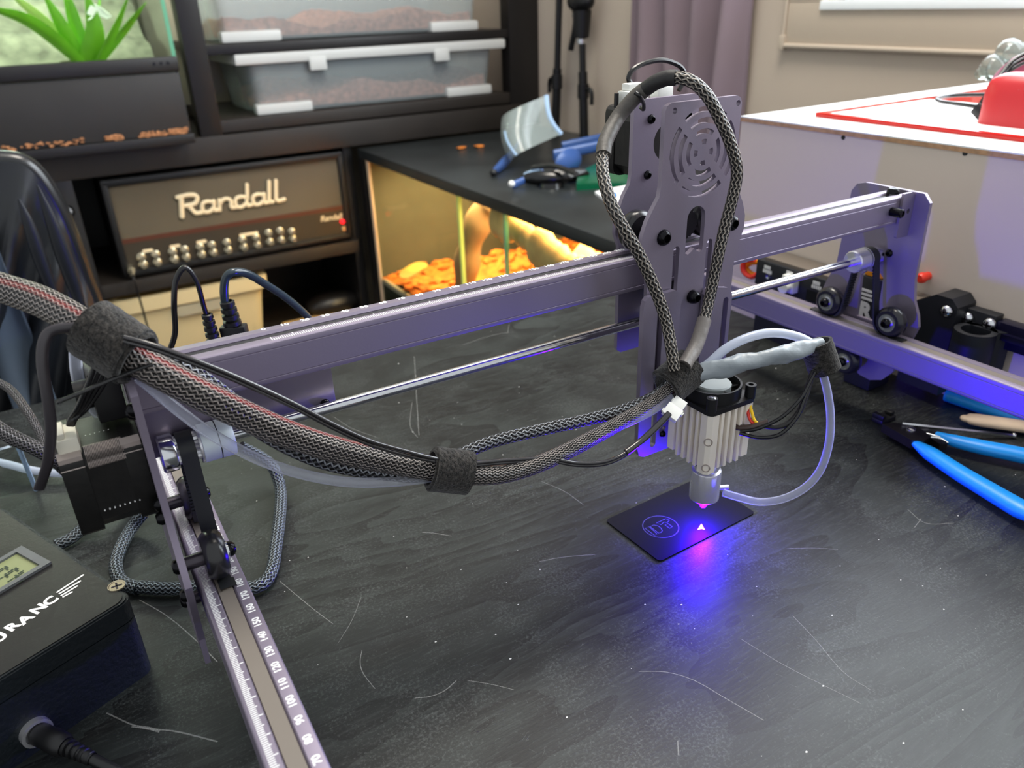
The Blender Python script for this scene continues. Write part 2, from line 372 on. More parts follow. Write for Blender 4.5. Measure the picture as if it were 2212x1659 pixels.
def text2d(s, bold=0.0):
    key = (s, bold)
    if key not in _TXT:
        cu = bpy.data.curves.new('t', 'FONT'); cu.body = s; cu.size = 1.0; cu.align_x = 'CENTER'; cu.align_y = 'CENTER'; cu.resolution_u = 3; cu.offset = bold
        o = bpy.data.objects.new('t', cu); COL.objects.link(o); dg = bpy.context.evaluated_depsgraph_get()
        me = bpy.data.meshes.new_from_object(o.evaluated_get(dg)); _TXT[key] = ([v.co.copy() for v in me.vertices], [tuple(p.vertices) for p in me.polygons])
        bpy.data.objects.remove(o); bpy.data.meshes.remove(me); bpy.data.curves.remove(cu)
    return _TXT[key]
def put_text(mb, s, c, ux, uy, size, bold=0.0, sx=1.0, shear=0.0, th=0.0):
    V, Fs = text2d(s, bold); c = Vector(c); ux = Vector(ux).normalized(); uy = Vector(uy).normalized(); nz = ux.cross(uy)
    vs = [mb.bm.verts.new(c+ux*((v.x*sx+shear*v.y)*size)+uy*(v.y*size)+nz*th) for v in V]
    for f in Fs: mb._f([vs[i] for i in f])
    if th:
        v2 = [mb.bm.verts.new(c+ux*((v.x*sx+shear*v.y)*size)+uy*(v.y*size)) for v in V]
        ed = {}
        for f in Fs:
            for a, b in zip(f, f[1:]+f[:1]):
                k = (min(a, b), max(a, b)); ed.setdefault(k, []).append((a, b))
        for k, l in ed.items():
            if len(l) == 1: a, b = l[0]; mb._f([vs[b], vs[a], v2[a], v2[b]])
def ribbon(mb, pts, w, nrm=(0, 0, 1), closed=False):
    """flat strip along a polyline"""
    P = [Vector(p) for p in pts]; n = len(P); N = Vector(nrm); L = []; Rr = []
    for i in range(n):
        a = P[(i-1) % n] if (closed or i) else P[i]; b = P[(i+1) % n] if (closed or i < n-1) else P[i]
        t = (b-a).normalized(); s = t.cross(N).normalized()*w/2
        L.append(mb.bm.verts.new(P[i]-s)); Rr.append(mb.bm.verts.new(P[i]+s))
    for i in range(n if closed else n-1): j = (i+1) % n; mb._f([L[i], Rr[i], Rr[j], L[j]])
def bolt(parent, p, axis, r=3.0, h=2.2, hexr=None, name='bolt', material='black_steel'):
    """button-head socket screw: domed head with a recessed hexagon"""
    m = MB(); hexr = hexr or r*0.48; d = Vector(axis).normalized(); p = Vector(p)
    m.lathe(p, axis, [(0, r), (h*0.35, r*0.98), (h*0.75, r*0.8), (h, r*0.56), (h, hexr), (h*0.25, hexr*0.95), (h*0.25, 0)], seg=18)
    return m.build(name, material, parent, angle=35)
# ------------------------------------------------------------------ the setting
def setting():
    m = MB(); m.box(-1600, 1160, -1600, 1960, -948, -928); f = m.build('floor', 'floor_dark', kind='structure', smooth=False)
    m = MB(); m.box(-1600, 1230, 1920, 1980, -928, 1300); m.build('wall_back', 'wall_paint', kind='structure', smooth=False)
    # right wall with a window opening  (y0..y1, z0..z1)
    WX = 1130; oy0, oy1, oz0, oz1 = -620, 618, 116, 1120
    m = MB()
    m.box(WX, WX+100, -1600, 1920, -928, oz0); m.box(WX, WX+100, -1600, 1920, oz1, 1300)
    m.box(WX, WX+100, -1600, oy0, oz0, oz1); m.box(WX, WX+100, oy1, 1920, oz0, oz1)
    m.build('wall_right', 'wall_beige', kind='structure', smooth=False)
    w = empty('window_1', (WX, 0, oz0)); w['kind'] = 'structure'
    m = MB(); m.box(WX-7, WX+2, oy0-75, oy1+72, 46, oz0-2, bev=2)
    m.box(WX-7, WX+2, oy1, oy1+72, oz0-2, oz1, bev=2); m.box(WX-7, WX+2, oy0-75, oy0, oz0-2, oz1, bev=2); m.build('casing', 'frame_beige', w)
    m = MB(); m.cyl((WX-9, oy0-80, 45), (WX-9, oy1+80, 45), 4.5, seg=12); m.cyl((WX-9, oy1+74, 40), (WX-9, oy1+74, oz1), 3.5, seg=10)
    m.box(WX-14, WX-3, oy1+68, oy1+80, 38, 62, bev=2); m.build('cable_duct', 'frame_beige', w)
    m = MB(); m.box(WX-12, WX+70, oy0, oy1+2, oz0-14, oz0, bev=1.5); m.build('sill', 'sill_white', w)
    m = MB()
    for a, b, c, d in ((oy0, oy1, oz0, oz0+28), (oy0, oy1, oz1-40, oz1), (oy0, oy0+40, oz0, oz1), (oy1-34, oy1, oz0, oz1), (-25, 25, oz0, oz1)): m.box(WX+45, WX+75, a, b, c, d, bev=3)
    m.build('window_frame', 'sill_white', w)
    for a, b in ((oy0+40, -25), (25, oy1-34)):
        m = MB(); m.box(WX+58, WX+64, a, b, oz0+28, oz1-40); m.build('pane', 'window_pane', w, smooth=False)
setting()
# ------------------------------------------------------------------ furniture
def furniture():
    t = empty('work_table', (200, -200, -928), 'black stained wooden work table with worn grain and scratches', 'table')
    m = MB(); m.box(-950, 1128, -900, 404, TZ-28, TZ, bev=1.5); tt = m.build('table_top', 'stained_wood_table', t)
    random.seed(31); m = MB(); z = TZ+0.04
    for i in range(2600):      # fine hair scratches
        x, y = random.uniform(-60, 520), random.uniform(-330, 380); a = random.choice((0.4, 1.2, 2.1, 2.7))+random.gauss(0, 0.5); l = random.uniform(1.2, 5); c, s_ = math.cos(a)*l/2, math.sin(a)*l/2; k = random.uniform(-0.6, 0.6)
        ribbon(m, [(x-c, y-s_, z), (x+k*0.6, y-k*0.6, z), (x+c, y+s_, z)], random.uniform(0.10, 0.2))
    m.build('hair_scratches', 'scratch_faint', tt, kind='stuff', smooth=False)
    m = MB()
    for i in range(170): x, y = random.uniform(-60, 520), random.uniform(-300, 330); r_ = random.uniform(0.2, 0.55); a = random.uniform(0, 3); m.poly3([(x+r_*math.cos(a+q)*(1+(q % 2)*0.5), y+r_*math.sin(a+q), z+0.05) for q in (0, 1.2, 2.6, 4.0, 5.2)])
    m.build('dust_specks', 'dust_white', tt, kind='stuff', smooth=False)
    m = MB()
    for w, pts in ((0.5, ((782, 1405), (778, 1430), (785, 1455), (810, 1488))), (0.55, ((896, 1508), (930, 1504), (960, 1492), (986, 1470))), (0.45, ((604, 1255), (640, 1285), (680, 1318), (720, 1348))), (0.6, ((1166, 1213), (1200, 1206), (1240, 1201), (1285, 1198))), (0.5, ((912, 1150), (940, 1152), (975, 1158))), (0.35, ((1010, 1470), (1060, 1478), (1110, 1490))),
                   (0.45, ((1380, 1450), (1440, 1452), (1500, 1470), (1570, 1510), (1650, 1556))), (0.3, ((1712, 1330), (1760, 1380), (1820, 1450), (1880, 1490))), (0.3, ((1600, 1380), (1700, 1440), (1860, 1520))), (0.3, ((1700, 1185), (1760, 1184), (1810, 1187))), (0.6, ((300, 1295), (360, 1330), (420, 1380), (470, 1430))), (1.6, ((285, 1568), (320, 1573), (345, 1580))), (0.8, ((230, 1540), (300, 1570), (380, 1580), (470, 1602))),
                   (0.5, ((895, 770), (900, 860), (905, 940))), (0.5, ((1000, 745), (1060, 725), (1110, 716))), (0.35, ((720, 900), (760, 925), (815, 945))), (0.4, ((890, 870), (886, 920), (902, 945))), (0.4, ((1100, 700), (1096, 720))), (0.4, ((1170, 1040), (1220, 1062), (1260, 1090))), (0.6, ((1464, 1600), (1466, 1632))), (0.4, ((1960, 1100), (2000, 1130), (2060, 1130))), (0.4, ((1990, 1120), (1975, 1140))), (0.3, ((780, 1290), (760, 1340), (730, 1390)))):
        ribbon(m, spline([pz(u, v, TZ+0.06) for u, v in pts], 6), w)
    m.build('long_scratches', 'scratch_strong', tt, kind='stuff', smooth=False)
    lm = MB(); lm.box(-920, -870, -860, -810, -928, TZ-28, bev=2); l0 = lm.build('leg', 'black_paint', t)
    for dx, dy in ((1990, 0), (0, 1180), (1400, 1180)): copy_part(l0, t, (dx, dy, 0))
    s = empty('side_desk', (860, 960, -928), 'black desk top over the warm lit terrarium', 'desk')
    m = MB(); m.box(600, 1128, 406, 1496, TZ-22, TZ, bev=1); m.build('desk_top', 'desk_black', s)
    m = MB(); m.box(606, 1126, 408, 428, -928, TZ-22); m.build('support_panel', 'black_paint', s)
    m = MB(); m.box(600, 1128, 1470, 1496, -928, TZ-22); m.build('support_panel', 'black_paint', s)
    m = MB(); m.box(606, 1126, 428, 1470, -600, -580); m.build('lower_board', 'black_paint', s)
    # shelf unit
    y0, y1 = 1500, 1900
    h = empty('shelf_unit', (480, 1700, -928), 'black painted wooden shelf unit holding tubs, tank and amplifier', 'shelf')
    def part(n, mt, *b): q = MB(); q.box(*b, bev=1.5); return q.build(n, mt, h)
    part('beam', 'black_paint_brown', -400, 1128, y0, y0+30, -172, -116)
    part('shelf_board', 'black_paint', -400, 1128, y0+30, y1, -134, -116)
    part('post', 'black_paint', 251, 297, y0+2, y0+46, -116, 620)
    part('post', 'black_paint', 1040, 1128, y0+2, y0+46, -116, 620)
    part('shelf_board', 'black_paint', 297, 1040, y0+6, y1, 46, 66)
    part('shelf_board', 'black_paint_brown', 297, 1040, y0+6, y1, -112, -86)
    part('post', 'black_paint', -62, -19, y0+2, y0+60, -928, -172)
    part('side_panel', 'black_paint_brown', -400, -62, y0+6, y0+24, -928, -172); part('partition', 'black_paint', -40, -19, y0+60, 1860, -928, -172)
    part('back_panel', 'black_paint', -40, 602, 1860, 1880, -928, -172)
    part('back_panel', 'wall_paint', 240, 1128, 1890, 1900, -86, 620)
    part('post', 'black_paint', 578, 600, y0+40, y1, -928, -172)
    part('shelf_board', 'black_paint_brown', -19, 578, y0+4, 1860, -432, -402)
    part('shelf_board', 'black_paint_brown', -19, 578, y0+4, 1860, -640, -620)
    q = MB(); q.cyl((-44, y0+6, -228), (-44, y0-18, -228), 9, 9, 14); q.lathe((-44, y0-18, -228), (0, -1, 0), [(0, 14), (10, 15), (16, 11), (18, 0)]); q.build('knob', 'steel', h)
    # curtain in front of the right wall
    def cur(u, v):
        y = 1100-336*u; z = 1000-1172*v
        amp = 16+6*v; ph = u*math.pi*2*4.3+0.7*math.sin(v*3+u*4)
        narrow = 1-0.10*(1-v)*0
        return (1098+amp*math.sin(ph)+5*math.sin(v*14+u*20)*v, y+(v-0.6)*-14*(1-u), z)
    m = MB(); m.grid(90, 40, cur); m.solid(2.0); m.build('curtain', 'curtain_mauve', label='mauve grey curtain hanging beside the window', cat='curtain', angle=80)
furniture()
# ------------------------------------------------------------------ things on and around the shelf
def tub(name, x0, x1, z0, z1, y0, label, rim):
    t = empty(name, ((x0+x1)/2, y0+130, z0), label, 'tub', 'plastic tubs on the shelf'); D = 300
    fl = 14
    m = MB()     # tapered open body with wall thickness
    def ring(ins, z, r=26): return [(p[0], p[1], z) for p in rrect(x0+ins, x1-ins, y0+ins, y0+D-ins, r)]
    prof = [(fl, z0+2, 20), (fl-3, z0+10, 26), (0, z1, 28), (2.2, z1, 26), (fl-1, z0+10, 24), (fl+3, z0+5, 20)]
    R = [[m.bm.verts.new(p) for p in ring(*q)] for q in prof]
    for A, B in zip(R, R[1:]):
        for i in range(len(A)): j = (i+1) % len(A); m._f([A[i], A[j], B[j], B[i]])
    m._f(R[0]); m._f(R[-1]); m.build('body', 'tub_plastic', t)
    if rim:
        m = MB(); m.box(x0-26, x1+26, y0-14, y0+D+14, z1-2, z1+20, bev=5); m.build('lid', 'tub_rim', t)
        for xx in ((x0*3+x1)/4, (x0+3*x1)/4): m = MB(); m.box(xx-20, xx+20, y0-18, y0-6, z1-22, z1+6, bev=4); m.build('clip', 'tub_rim', t)
    for a in (x0+fl-6, x1-fl-124):
        m = MB(); m.box(a, a+130, y0+fl-9, y0+fl+20, z0, z0+22, bev=5); m.build('foot', 'tub_rim', t)
    return t
def soil(x0, x1, y0, y1, z0, hmin, hmax, label, seed):
    random.seed(seed); ph = [random.uniform(0, 6) for _ in range(6)]
    def h(u, v): return hmin+(hmax-hmin)*(0.5+0.25*math.sin(u*9+ph[0]+v*2)+0.15*math.sin(u*23+ph[1])+0.1*math.sin(v*9+u*5+ph[2]))
    m = MB(); nx, ny = 60, 16
    T = [[m.bm.verts.new((x0+(x1-x0)*i/nx, y0+(y1-y0)*j/ny, z0+h(i/nx, j/ny)+random.uniform(-2.5, 2.5))) for j in range(ny+1)] for i in range(nx+1)]
    for i in range(nx):
        for j in range(ny): m._f([T[i][j], T[i+1][j], T[i+1][j+1], T[i][j+1]])
    B = {}
    edge = [(i, 0) for i in range(nx+1)]+[(nx, j) for j in range(1, ny+1)]+[(i, ny) for i in range(nx-1, -1, -1)]+[(0, j) for j in range(ny-1, 0, -1)]
    bv = [m.bm.verts.new((T[i][j].co.x, T[i][j].co.y, z0)) for i, j in edge]
    for k in range(len(edge)): a = edge[k]; b = edge[(k+1) % len(edge)]; m._f([T[a[0]][a[1]], T[b[0]][b[1]], bv[(k+1) % len(edge)], bv[k]])
    m._f(bv); return m.build('coconut_soil', 'coco_soil', label=label, cat='soil', kind='stuff')
tub('plastic_tub', 326, 968, 67, 215, 1512, 'translucent plastic tub on the upper shelf board', False)
soil(348, 946, 1534, 1784, 76, 12, 50, 'reddish coconut soil in the upper plastic tub', 3)
tub('plastic_tub', 376, 1002, -85, 24, 1516, 'translucent lidded plastic tub on the lower shelf board', True)
soil(398, 980, 1538, 1788, -76, 14, 52, 'reddish coconut soil in the lidded lower tub', 5)
def amplifier():
    y0 = 1508; x0, x1, z0, z1 = 32, 566, -399, -182
    a = empty('guitar_amplifier', (300, y0+110, z0), 'black guitar amplifier head with cream logo and a row of knobs', 'amplifier')
    m = MB(); m.box(x0, x1, y0+24, y0+230, z0+4, z1, bev=5)
    m.box(x0, x1, y0, y0+26, z1-16, z1, bev=6); m.box(x0, x1, y0, y0+26, z0+4, z0+18, bev=5); m.box(x0, x0+14, y0, y0+26, z0+4, z1, bev=5); m.box(x1-14, x1, y0, y0+26, z0+4, z1, bev=5); m.build('cabinet', 'amp_black', a)
    m = MB()
    for xx in (60, 530): m.cyl((xx, y0+50, z0), (xx, y0+50, z0+5), 10); m.cyl((xx, y0+200, z0), (xx, y0+200, z0+5), 10)
    m.build('feet', 'rubber', a)
    m = MB(); m.box(x0+14, x1-14, y0+10, y0+25, -312, z1-16); m.build('grille_cloth', 'amp_grille', a, smooth=False)
    m = MB(); m.box(x0+14, x1-14, y0+8, y0+25, -322, -312); m.build('trim_strip', 'amp_red', a, smooth=False)
    p = MB(); p.box(x0+14, x1-14, y0+9, y0+25, z0+18, -322); pn = p.build('control_panel', 'amp_panel', a, smooth=False)
    # script logo: thick joined strokes
    lg = MB(); O = Vector((172, y0+6, -281)); k = 1.0; sh = 0.16
    def st(pts, w=9.5):
        P = [O+Vector(((p[0]+sh*p[1])*k, 0, p[1]*k)) for p in pts]; lg.tube(spline(P, 5), w/2, seg=10, flat=0.7, hint=(0, 0, 1)); lg.sphere(P[0], w/2, (1, .7, 1), 10, 6); lg.sphere(P[-1], w/2, (1, .7, 1), 10, 6)
    st([(6, 0), (6, 20), (6, 42)], 11); st([(-2, 43), (20, 45), (36, 42), (40, 33), (34, 24), (14, 22)], 10); st([(20, 22), (28, 12), (36, 3), (48, 3)], 10)
    def bowl(x): st([(x+28, 22), (x+16, 25), (x+6, 22), (x+4, 12), (x+8, 3), (x+20, 2), (x+28, 8)], 9); st([(x+30, 24), (x+30, 10), (x+32, 3), (x+40, 3)], 9)
    bowl(46); st([(88, 24), (88, 2)], 9); st([(88, 14), (96, 24), (108, 24), (114, 18), (114, 6), (118, 3), (126, 3)], 9)
    bowl(120); st([(151, 50), (151, 20)], 9); bowl(160); st([(202, 50), (202, 20), (202, 5), (210, 3)], 9.5); st([(218, 50), (218, 20), (219, 6), (228, 3), (238, 5)], 9.5)
    lg.build('logo', 'cream_letter', a)
    q = MB(); put_text(q, 'Randall', (520, y0+8, -338), (1, 0, -0.02), (0, 0, 1), 19, 0.02, 1.0, 0.2); q.build('panel_logo', 'cream_letter', pn, smooth=False)
    # knobs in upper/lower pairs along the panel
    kn = MB(); kn.lathe((0, y0+9, 0), (0, -1, 0), [(0, 9.5), (3, 9.5), (4, 7.6), (13, 7.2), (15, 5), (15, 0)], seg=16)
    k0 = None; xs = [76, 106, 142, 168, 202, 228, 262, 298, 330, 360, 388, 416]
    for i, x in enumerate(xs):
        for zz in ((-356, -374) if i < 9 or i == 11 else (-350, -372)):
            if k0 is None: k0 = kn.build('knob', 'knob_chrome', a); ref = Vector((0, 0, 0)); base = (x, 0, zz); k0.location += Vector((x, 0, zz))*MM
            else: c = k0.copy(); COL.objects.link(c); c.parent = a; c.location = k0.location + (Vector((x, 0, zz))-Vector(base))*MM
    lb = MB()
    for x, w in ((92, 22), (150, 22), (208, 22), (316, 44)): lb.prism(rrect(x-w/2, x+w/2, -348, -341, 3), XZ, y0+8.4, y0+9)
    for x in (78, 136, 196, 258, 330, 392, 448, 492, 512): lb.prism(rrect(x-8, x+8, -391, -386, 2), XZ, y0+8.4, y0+9)
    lb.build('panel_print', 'cream_letter', pn, smooth=False)
    q = MB(); q.lathe((546, y0+9, -352), (0, -1, 0), [(0, 6), (4, 5.5), (7, 3), (8, 0)], 14); q.build('pilot_light', 'red_light', a)
    q = MB(); q.box(541, 551, y0+4, y0+9, -376, -364, bev=1); q.build('switch', 'knob_chrome', a)
    q = MB(); q.cyl((48, y0+8, -374), (48, y0-26, -374), 7, 8, 16); q.cyl((48, y0-26, -374), (46, y0-48, -378), 6, 4, 16); q.build('input_plug', 'knob_chrome', a)
    q = MB(); q.tube(spline([(46, y0-48, -378), (46, y0-56, -392), (48, y0-56, -470), (50, y0-54, -640)], 6), 2.2, 8); q.build('signal_cable', 'wire_black', label='thin black signal cable hanging from the amplifier input', cat='cable')
amplifier()
def tank():
    y0 = 1440; x0, x1 = -420, 222
    t = empty('planted_tank', (-100, y0+210, -116), 'glass terrarium tank with black front panel on the shelf', 'tank')
    m = MB(); m.box(x0, x1, y0, y0+8, -96, 22, bev=1); m.build('front_panel', 'tank_black', t)
    m = MB(); m.box(x0, x1+4, y0-8, y0+430, -116, -97, bev=2); m.build('base_tray', 'black_paint', t)
    m = MB(); m.box(x0, x1+2, y0-6, y0+12, 24, 52, bev=4); m.build('rim', 'black_paint', t)
    m = MB()
    for i in range(3): m.cyl((178+i*13, y0-6.5, 40), (178+i*13, y0-5, 40), 3, seg=10)
    m.build('vent_hole', 'black_gloss', t)
    for b, n in (((x0, x1-6, y0+2, y0+7, 52, 480), 'front_pane'), ((x1-6, x1, y0+2, y0+400, 20, 480), 'side_pane')):
        m = MB(); m.box(*b); m.build(n, 'glass_clear', t, smooth=False)
    m = MB(); m.box(x1-6.5, x1+1, y0+0.5, y0+5, 50, 480); m.build('pane_edge', 'glass_edge', t, smooth=False)
    m = MB(); m.box(x0, x1-6, y0+400, y0+410, -97, 480); m.build('back_pane', 'moss_rock', t, smooth=False)
    m = MB(); m.box(x0, x1-6, y0+8, y0+400, -97, 34); m.build('soil_bed', 'moss_rock', t, smooth=False)
    m = MB(); m.box(x0+40, x1-40, y0+120, y0+200, 470, 482); m.build('lamp_tube', 'lamp_cool', t, smooth=False)
    # sloping rock behind the plant
    m = MB()
    def rk(u, v): return (x0+(x1-20-x0)*u, y0+150+220*v+12*math.sin(u*11+v*7), 34+150*v+60*math.sin(u*3.2)*v+10*math.sin(u*19+v*13))
    m.grid(40, 24, rk); m.solid(6); m.build('mossy_rock', 'moss_rock', label='grey mossy rock face inside the planted tank', cat='rock')
    # crumbs of rust coloured substrate on the tray
    m = MB(); random.seed(4)
    for i in range(210):
        u = random.choice((random.uniform(-120, 20), random.uniform(60, 90), random.uniform(120, 214), random.uniform(180, 214)))
        m.ico((u, y0-3+random.uniform(-1, 1), -95+random.uniform(0, 9)), random.uniform(1.4, 3.6), 1, 0.3, (1.5, 0.6, 0.8))
    m.build('substrate_crumbs', 'rust_crumb', label='rust coloured crumbs along the base of the planted tank', cat='crumbs', kind='stuff')
tank()
def plant():
    b = Vector((65, 1500, 34)); p = empty('bromeliad_plant', b, 'bright green strap leaved plant in the glass tank', 'plant')
    def leaf(tip, mid, w, mt='leaf_green'):
        P = spline([b+Vector((random.uniform(-9, 9), random.uniform(-9, 9), 0)), Vector(mid), Vector(tip)], 9); n = len(P); m = MB(); L = []
        side = Vector((1, -0.3, 0)) if abs(tip[0]-b.x) < 60 else Vector((0.25, -0.5, 0.85))
        for i, q in enumerate(P):
            t = i/(n-1); ww = w*(0.55+0.75*math.sin(math.pi*min(1, t*0.85+0.15)))*(1-t**4*0.85); T = (P[min(i+1, n-1)]-P[max(i-1, 0)]).normalized()
            s = (side-T*side.dot(T)).normalized(); nn = T.cross(s)
            L.append([m.bm.verts.new(q+s*(ww*k)+nn*(abs(k)*ww*0.35)) for k in (-1, -0.5, 0, 0.5, 1)])
        for A, B in zip(L, L[1:]):
            for k in range(4): m._f([A[k], A[k+1], B[k+1], B[k]])
        m.solid(1.2); m.build('leaf', mt, p)
    random.seed(9)
    leaf((-85, 1478, 152), (-10, 1480, 118), 11); leaf((20, 1496, 175), (38, 1492, 110), 10); leaf((92, 1470, 176), (88, 1470, 96), 14)
    leaf((170, 1484, 170), (125, 1480, 108), 11); leaf((60, 1520, 190), (62, 1515, 120), 10); leaf((128, 1530, 190), (100, 1520, 120), 11); leaf((-40, 1530, 180), (10, 1525, 120), 10, 'leaf_pale'); leaf((200, 1520, 150), (140, 1516, 98), 10)
    m = MB(); m.grid(10, 8, lambda u, v: (98+34*(u-0.5)+10*math.sin(v*3), 1462+8*math.sin(u*3), 122+18*math.sin(u*math.pi)*(0.4+0.6*v)+10*v)); m.solid(1); m.build('flower', 'flower_white', p)
plant()
def bin_and_lower():
    b = empty('storage_bin', (160, 1610, -620), 'beige plastic storage bin under the amplifier shelf', 'bin')
    x0, x1, y0, y1 = -6, 334, 1506, 1720
    m = MB(); prof = [(24, -619, 20), (22, -612, 24), (6, -472, 26), (6, -454, 26), (9, -454, 24), (26, -610, 22)]
    R = [[m.bm.verts.new((p[0], p[1], z)) for p in rrect(x0+i, x1-i, y0+i, y1-i, r)] for i, z, r in prof]
    for A, B in zip(R, R[1:]):
        for i in range(len(A)): j = (i+1) % len(A); m._f([A[i], A[j], B[j], B[i]])
    m._f(R[0]); m._f(R[-1]); m.build('body', 'bin_beige', b)
    m = MB(); m.prism(rrect(x0-6, x1+6, y0-6, y1+6, 26), XY, -476, -446, [rrect(x0+12, x1-12, y0+12, y1-12, 18)]); m.build('rim', 'bin_beige', b)
    m = MB(); m.prism(rrect(120, 226, -506, -481, 8), XZ, y0-3, y0+8); m.build('handle_recess', 'bin_handle', b)
    m = MB(); m.box(372, 560, 1512, 1590, -618, -606, bev=4); m.box(420, 500, 1506, 1530, -606, -588, bev=6); m.build('wooden_offcut', 'driftwood', label='tan wooden offcuts lying on the low shelf', cat='wood')
    m = MB(); m.sphere((520, 1600, -588), 52, (1.5, 0.8, 0.62)); m.build('dark_pouch', 'black_paint', label='dark rounded pouch behind the wooden offcuts', cat='pouch')
bin_and_lower()
def chair():
    Y = 640
    c = empty('office_chair', (-240, Y+30, -928), 'black office chair back behind the table edge', 'chair')
    # outline of the draped back: arch seen from the front
    edge = [py(u, v, Y) for u, v in ((-260, 420), (-120, 362), (0, 356), (62, 372), (112, 440), (150, 525), (180, 610), (212, 690), (244, 800), (262, 900))]
    m = MB(); m.tube(spline([(p.x, Y+20, p.z) for p in edge], 8), 13, 12); m.build('back_frame', 'chair_rim', c)
    m = MB(); m.box(-330, -60, Y+20, Y+38, -560, -70, bev=8); m.build('back_pad', 'jacket_cloth', c)
    m = MB(); m.box(-420, 20, Y+30, Y+420, -560, -500, bev=22); m.build('seat', 'jacket_cloth', c)
    m = MB(); m.cyl((-200, Y+220, -900), (-200, Y+220, -560), 26); m.build('gas_post', 'stand_black', c)
    m0 = None
    for k in range(5):
        a = 2*math.pi*k/5; m = MB(); m.cyl((-200, Y+220, -880), (-200+260*math.cos(a), Y+220+260*math.sin(a), -905), 16, 12); m.sphere((-200+260*math.cos(a), Y+220+260*math.sin(a), -906), 21); m.build('base_leg', 'stand_black', c)
    # jacket slung over the back: folded cloth sheet
    j = empty('draped_jacket', (-180, Y-10, -420), 'dark leather jacket with blue grey lining slung over the chair', 'jacket')
    S = spline([(p.x, 0, p.z) for p in edge], 8); n = len(S)-1
    def sheet(u, v):
        q = S[int(round(u*n))]; top = Vector((q.x, 0, q.z)); bot = Vector((-420+u*400, 0, -520)); p = top.lerp(bot, v)
        fold = 14*math.sin(u*34+v*3)*min(1, v*4)+6*math.sin(u*70+v*9)*min(1, v*3)
        return (p.x-2*math.sin(v*6), Y-4-24*math.sin(min(1, v*3)*1.5)+fold, p.z+4)
    m = MB(); m.grid(n, 36, sheet); m.solid(3); m.build('outer_cloth', 'jacket_cloth', j, angle=80)
    def lin_(u, v):
        x = -172+u*(44-6*v); z = -60-330*v
        return (x+20*v, Y-40-8*math.sin(u*5+v*2)-6*math.sin(v*11), z+10*math.sin(u*3))
    m = MB(); m.grid(16, 30, lin_); m.solid(3); m.build('lining', 'jacket_lining', j, angle=80)
    for pts, r in (([(40, 430), (60, 480), (82, 545), (110, 620), (150, 700)], 7), ([(80, 400), (112, 480), (140, 560), (168, 640), (200, 740)], 8), ([(78, 545), (100, 590), (122, 640)], 5)):
        m = MB(); m.tube(spline([py(u, v, Y-44) for u, v in pts], 8), [r*(0.15+0.85*math.sin(math.pi*i/(8*(len(pts)-1)))) for i in range(8*(len(pts)-1)+1)], 10, 0.5); m.build('fold', 'jacket_cloth', j)
chair()
# ------------------------------------------------------------------ light stands by the wall
def stands():
    def stand(u0, v0, u1, v1, x, label, head):
        a = px(u0, v0, x); b = px(u1, v1, x); b.z = TZ; top = a+(a-b)*1.2
        s = empty('light_stand', b, label, 'stand', 'folded stands leaning by the wall')
        m = MB(); m.cyl(b, b.lerp(a, 0.5), 11, 11, 16); m.build('lower_tube', 'stand_black', s)
        m = MB(); m.cyl(b.lerp(a, 0.45), top, 8, 8, 16); m.build('upper_tube', 'stand_black', s)
        c = b.lerp(a, 0.36 if head else 0.40)
        m = MB(); m.cyl(c-Vector((0, 0, 16)), c+Vector((0, 0, 16)), 14, 14, 16); m.build('clamp', 'stand_black', s)
        m = MB(); sg = -1 if head else 1
        m.tube(spline([c, c+Vector((0, 26*sg, 6)), c+Vector((0, 34*sg, -6)), c+Vector((0, 34*sg, -28))], 5), 5, 8); m.build('clamp_lever', 'stand_black', s)
        if head:
            h = b.lerp(a, 0.80); m = MB(); m.cyl(h-Vector((0, 0, 18)), h+Vector((0, 0, 40)), 17, 22, 18); m.build('hub', 'stand_black', s)
            m = MB(); m.sphere(h+Vector((0, 6, 58)), 34, (0.7, 1.3, 0.7)); m.build('head_joint', 'stand_black', s)
            m = MB(); m.tube(spline([h+Vector((0, 30, 50)), h+Vector((0, 26, 10)), h+Vector((0, 45, -45))], 5), 7, 8); m.build('brace', 'stand_black', s)
            m = MB(); m.sphere(h+Vector((-8, 14, 30)), 9); m.build('rivet', 'steel', s)
            m = MB(); m.cyl(h-Vector((0, 0, 30)), h-Vector((0, 0, 20)), 12, 12, 16); m.build('collar', 'steel', s)
    stand(1208, 0, 1200, 300, 1096, 'thin black stand pole nearest the shelf unit', False)
    stand(1256, 0, 1262, 300, 1088, 'black stand with a jointed head beside the curtain', True)
stands()
